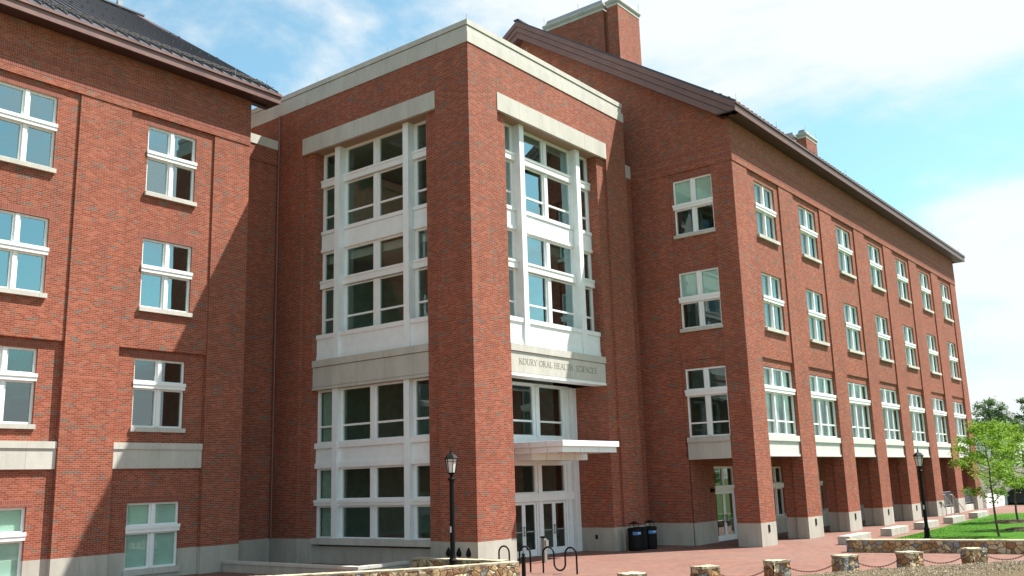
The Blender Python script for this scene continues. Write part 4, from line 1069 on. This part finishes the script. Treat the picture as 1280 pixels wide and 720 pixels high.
# bins
def bin_(x, y, label, canopy=True, sticker=True):
    o = thing('litter_bin', label, 'bin', (x, y, 0), 'black bins at the pilaster')
    q = MB(); q.lathe((x, y, 0), [(.25, 0), (.27, .04), (.27, .10), (.285, .13), (.285, .80), (.30, .84), (.30, .92), (.22, .95)], 20); q.build('body', 'bin', o, smooth=False)
    if canopy:
        q = MB()
        for k in range(4):
            a = k*math.pi/2+.4; q.tube([(x+.19*math.cos(a), y+.19*math.sin(a), .92), (x+.19*math.cos(a), y+.19*math.sin(a), 1.12)], .012, 5)
        q.lathe((x, y, 0), [(.22, 1.11), (.22, 1.13), (.12, 1.17), (.05, 1.21), (.03, 1.22)], 16); q.build('rain_hood', 'bin', o)
    if sticker:
        q = MB(); n = 9
        for k in range(n):
            a0, a1 = R_(195+9*k), R_(195+9*(k+1)); r = .2875
            q.quad((x+r*math.cos(a0), y+r*math.sin(a0), .66), (x+r*math.cos(a1), y+r*math.sin(a1), .66), (x+r*math.cos(a1), y+r*math.sin(a1), .79), (x+r*math.cos(a0), y+r*math.sin(a0), .79))
        s_ = q.build('blue_band', 'blue', o)
        q = MB()
        for k in range(5, 9):
            a0, a1 = R_(195+9*k+1), R_(195+9*(k+1)-1); r = .2885
            q.quad((x+r*math.cos(a0), y+r*math.sin(a0), .715), (x+r*math.cos(a1), y+r*math.sin(a1), .715), (x+r*math.cos(a1), y+r*math.sin(a1), .755), (x+r*math.cos(a0), y+r*math.sin(a0), .755))
        q.build('marking', 'label', s_)
bin_(9.72, -.50, 'black bin nearest the entrance with blue band and rain hood')
bin_(10.30, -.45, 'plain black bin without a blue band, in the middle of the three', False, False)
bin_(10.82, -.62, 'black bin closest to the gabled wing with blue band and rain hood')

# bike racks
def rack(y0, label, n=2):
    x = .42; q = MB(); w = .455; r = w/2; top = .84; pts = [(x, y0, -.05)]
    y = y0
    def arch(ya, up, zc): 
        for k in range(0, 13):
            th = math.pi*k/12; pts.append((x, ya-r+r*math.cos(th), zc+(r*math.sin(th) if up else -r*math.sin(th))))
    arch(y, True, top-r); arch(y-w, False, .10+r); arch(y-2*w, True, top-r); pts.append((x, y-3*w, -.05))
    q.tube(pts, .03, 10, True)
    return tag(q.build('bike_rack', 'black', smooth=True, origin=(x, y0, 0)), label, 'bike rack', 'wave shaped bike racks')
rack(-2.50, 'black wave bike rack on the right, clear of the fieldstone wall')
rack(-.60, 'black wave bike rack on the left, partly behind the end of the fieldstone wall')
# black post bollard, door opener pillar
o = thing('post_bollard', 'slim black metal bollard with a ball finial at the stone wall end', 'bollard', (-3.67, -4.83, 0))
q = MB(); q.lathe((-3.67, -4.83, 0), [(.075, 0), (.075, .06), (.06, .1), (.06, .84), (.07, .86), (.07, .89)], 14); q.build('post', 'black', o)
q = MB(); q.lathe((-3.67, -4.83, 0), [(.025, .89), (.05, .93), (.05, .97), (.02, 1.0), (.008, 1.05)], 12); q.build('finial', 'black', o)
o = thing('door_opener_post', 'steel push-button post with a black cap in front of the entrance doors', 'post', (3.75, -.1, 0))
q = MB(); q.box(3.67, 3.83, -.18, -.02, 0, .90); q.build('post', 'steel', o, bevel=.01); q = MB(); q.box(3.655, 3.845, -.195, -.005, .90, .96); q.build('cap', 'black', o)
q = MB(); q.box(3.70, 3.86, -.24, -.181, .60, .82); q.build('push_plate', 'steel', o)
# handrail with steps near the far piers
o = thing('handrail', 'thin metal handrail on the short steps by the far arcade piers', 'handrail', (42.2, -5.2, 0))
q = MB()
for v in (-5.0, -5.5):
    q.tube([(42.0, v, 1.35), (44.6, v, .25)], .03, 6); q.tube([(42.0, v, 0), (42.0, v, 1.35)], .03, 6); q.tube([(43.3, v, 0), (43.3, v, .8)], .025, 6); q.tube([(41.4, v, 1.35), (42.0, v, 1.35)], .03, 6)
q.build('rail', 'steel', o)

# ================================================================== TREES
def tree(name, label, x, y, h, cr, ch0, leafm, nleaf, lsize, seed, trunk_r=.06, lean=(0, 0), group='trees', elong=1.0, nb=16, z0=.05):
    rnd = random.Random(seed); o = thing(name, label, 'tree', (x, y, z0), group)
    tb = MB(); top = Vector((x+lean[0], y+lean[1], z0+h*.95))
    tp = [Vector((x, y, z0-.05)).lerp(top, k/8)+Vector((rnd.uniform(-1, 1), rnd.uniform(-1, 1), 0))*h*.008*(k > 0) for k in range(9)]
    tb.tube(tp, [trunk_r*(1-.88*k/8) for k in range(9)], 8)
    clumps = []
    for b in range(nb):
        f = ch0/h+(1-ch0/h)*(b+.5)/nb*.97; idx = min(7, int(f*8/.95)); base = tp[0].lerp(top, min(1, f/.95)); a = b*2.4+rnd.uniform(-.5, .5)
        prof = math.sin(math.pi*min(1, max(0.08, ((f-ch0/h)/(1-ch0/h))**.75*.92+.08)))**.8
        L = cr*prof*rnd.uniform(.65, 1.12)+.12*cr; up = rnd.uniform(.25, .6)*L
        end = base+Vector((math.cos(a)*L, math.sin(a)*L, up)); mid = base.lerp(end, .5)+Vector((0, 0, -.06*L))
        tb.tube([base, mid, end], [trunk_r*.38, trunk_r*.22, trunk_r*.08], 5)
        for q_ in (.35, .6, .8, 1.0): clumps.append((base.lerp(end, q_)+Vector((rnd.uniform(-1, 1), rnd.uniform(-1, 1), rnd.uniform(-.6, 1)))*cr*.12, cr*rnd.uniform(.12, .25)))
        for j in range(2):
            a2 = a+rnd.uniform(-1, 1); st = base.lerp(end, rnd.uniform(.4, .8)); e2 = st+Vector((math.cos(a2), math.sin(a2), .35))*L*rnd.uniform(.3, .5)
            tb.tube([st, e2], [trunk_r*.15, trunk_r*.05], 4); clumps.append((e2, cr*rnd.uniform(.11, .22)))
    tb.build('trunk', 'bark', o)
    lf = MB()
    for k in range(nleaf):
        c_, r = clumps[rnd.randrange(len(clumps))]
        dv = Vector((rnd.gauss(0, 1), rnd.gauss(0, 1), rnd.gauss(0, .62)*elong)); p = c_+dv*r*.62
        n_ = Vector((rnd.gauss(0, .7), rnd.gauss(0, .7), rnd.uniform(.2, 1.2))).normalized(); a_ = n_.orthogonal().normalized(); a_.rotate(Matrix.Rotation(rnd.uniform(0, 6.28), 3, n_)); b__ = n_.cross(a_)
        s_ = lsize*rnd.uniform(.6, 1.25)
        lf.poly([p-a_*s_, p-b__*s_*.45+n_*s_*.12, p+a_*s_, p+b__*s_*.45+n_*s_*.12])
    lf.build('crown', leafm, o)
    return o
tree('young_tree', 'young bright green tree nearest the fieldstone wall, left of its neighbours', 20.4, -12.45, 5.0, 1.25, 1.4, 'leaf', 6500, .062, 5, .055, (-.15, .1), 'young trees on the lawn', nb=20)
tree('young_tree', 'young bright green tree in the far mulch ring, between the other two', 33.0, -10.9, 5.3, 1.45, 1.8, 'leaf', 4200, .08, 9, .06, (.1, 0), 'young trees on the lawn', nb=18)
tree('young_tree', 'young bright green tree in the near mulch ring, at the right edge', 25.7, -12.75, 4.4, 1.35, 1.7, 'leaf', 4500, .07, 13, .055, (.2, -.1), 'young trees on the lawn', nb=18)
def far(az_px, dist):    # helper used once to note bearings; values are plain world positions below
    pass
FT = [('deciduous_tree', 'broad mid green tree rising behind the far end of the gabled wing', 106.5, 4.6, 11.6, 3.0, 2, 'leafmid', 4800, .17, 21),
      ('deciduous_tree', 'lower green tree left of the dark one, above the white building', 104, 2.0, 8.6, 2.4, 2, 'leafmid', 3000, .17, 25),
      ('dark_tree', 'dark blue-green tree at the right edge beyond the white building', 112, .2, 12.4, 2.7, 1.5, 'leafdk', 6500, .17, 31),
      ('dark_tree', 'second dark tree outside to the right of the white building', 110, -6, 11.5, 4, 2, 'leafdk', 6000, .3, 37)]
for nme, lab, x, y, h, crr, c0, lm, nl, ls, sd in FT:
    tree(nme, lab, x, y, h, crr, c0, lm, nl, ls, sd, .3, (0, 0), 'trees behind the white building', nb=22, z0=-.05)

# ================================================================== FAR WHITE BUILDINGS
fb = thing('white_building', 'small flat-roofed white building between the young trees and the dark tree', 'building', (85, -1.7, 0))
q = MB(); q.box(85, 97, -1.7, 5, -.3, 5.9); q.build('wall', 'farwhite', fb)
q = MB(); q.box(84.9, 97.1, -1.8, 5.1, 5.9, 6.25); q.build('parapet', 'farwhite', fb)
for y in (-.9, 1.6): q = MB(); q.box(84.93, 84.99, y, y+1.5, 3.9, 4.8); q.build('window', 'farroof', fb)
q = MB(); q.box(86, 87.0, -1.76, -1.71, 3.7, 4.9); q.build('window', 'farroof', fb)
fr_ = thing('slate_roofed_house', 'grey pitched roof seen through the far trees', 'building', (114, 3, 0))
q = MB(); q.box(114, 124, 1.5, 9, -.3, 7.2); q.build('wall', 'farwhite', fr_)
q = MB(); q.prism([(113.6, .9, 7.2), (113.6, 9.6, 7.2), (113.6, 5.6, 10.6), (113.6, 5.0, 10.6)], (11, 0, 0)); q.build('roof', 'farroof', fr_)
aw = thing('white_arched_building', 'low white building with a sweeping arched opening behind the young trees', 'building', (62, -9, 0))
q = MB(); n = 20; cyv, ra, rb, zb_, zt_ = -9.1, 5.6, 2.9, -.9, 3.1
arc = [(62.0, cyv+ra*math.cos(math.pi*k/n), zb_+rb*math.sin(math.pi*k/n)) for k in range(n+1)]
for k in range(n):
    a0, a1 = arc[k], arc[k+1]; q.prism([a0, a1, (62.0, a1[1], zt_), (62.0, a0[1], zt_)], (.9, 0, 0))
q.box(62.0, 62.9, -3.5, -2.2, -.9, zt_); q.box(62.0, 62.9, -19, -14.7, -.9, zt_)
q.box(62.9, 72, -19, -18.7, -.9, zt_); q.box(62.9, 72, -2.5, -2.2, -.9, zt_); q.box(62.9, 72, -18.7, -2.5, zt_-.3, zt_)
q.build('wall', 'farwhite', aw)
q = MB()
for k in range(n):
    a0, a1 = arc[k], arc[k+1]; o0 = (0, (a0[1]-cyv)*.06, (a0[2]-zb_)*.10); o1 = (0, (a1[1]-cyv)*.06, (a1[2]-zb_)*.10)
    q.prism([(61.85, a0[1], a0[2]), (61.85, a1[1], a1[2]), (61.85, a1[1]+o1[1], a1[2]+o1[2]), (61.85, a0[1]+o0[1], a0[2]+o0[2])], (.149, 0, 0))
q.build('arch_rib', 'whitefr', aw)
q = MB(); q.box(66.5, 66.7, -18.5, -2.6, -.9, zt_-.35); q.build('inner_wall', 'zinc', aw)
q = MB(); q.box(66.42, 66.47, -10.5, -5.5, .1, 1.2); q.build('window', 'glassdk', aw)
q = MB(); q.box(54.2, 61.8, -4.9, -4.6, -.3, 1.0); tag(q.build('white_garden_wall', 'farwhite'), 'low white wall beyond the far corner of the gabled wing', 'wall')
for o in list(bpy.data.objects):
    if '_w' in o: del o['_w']
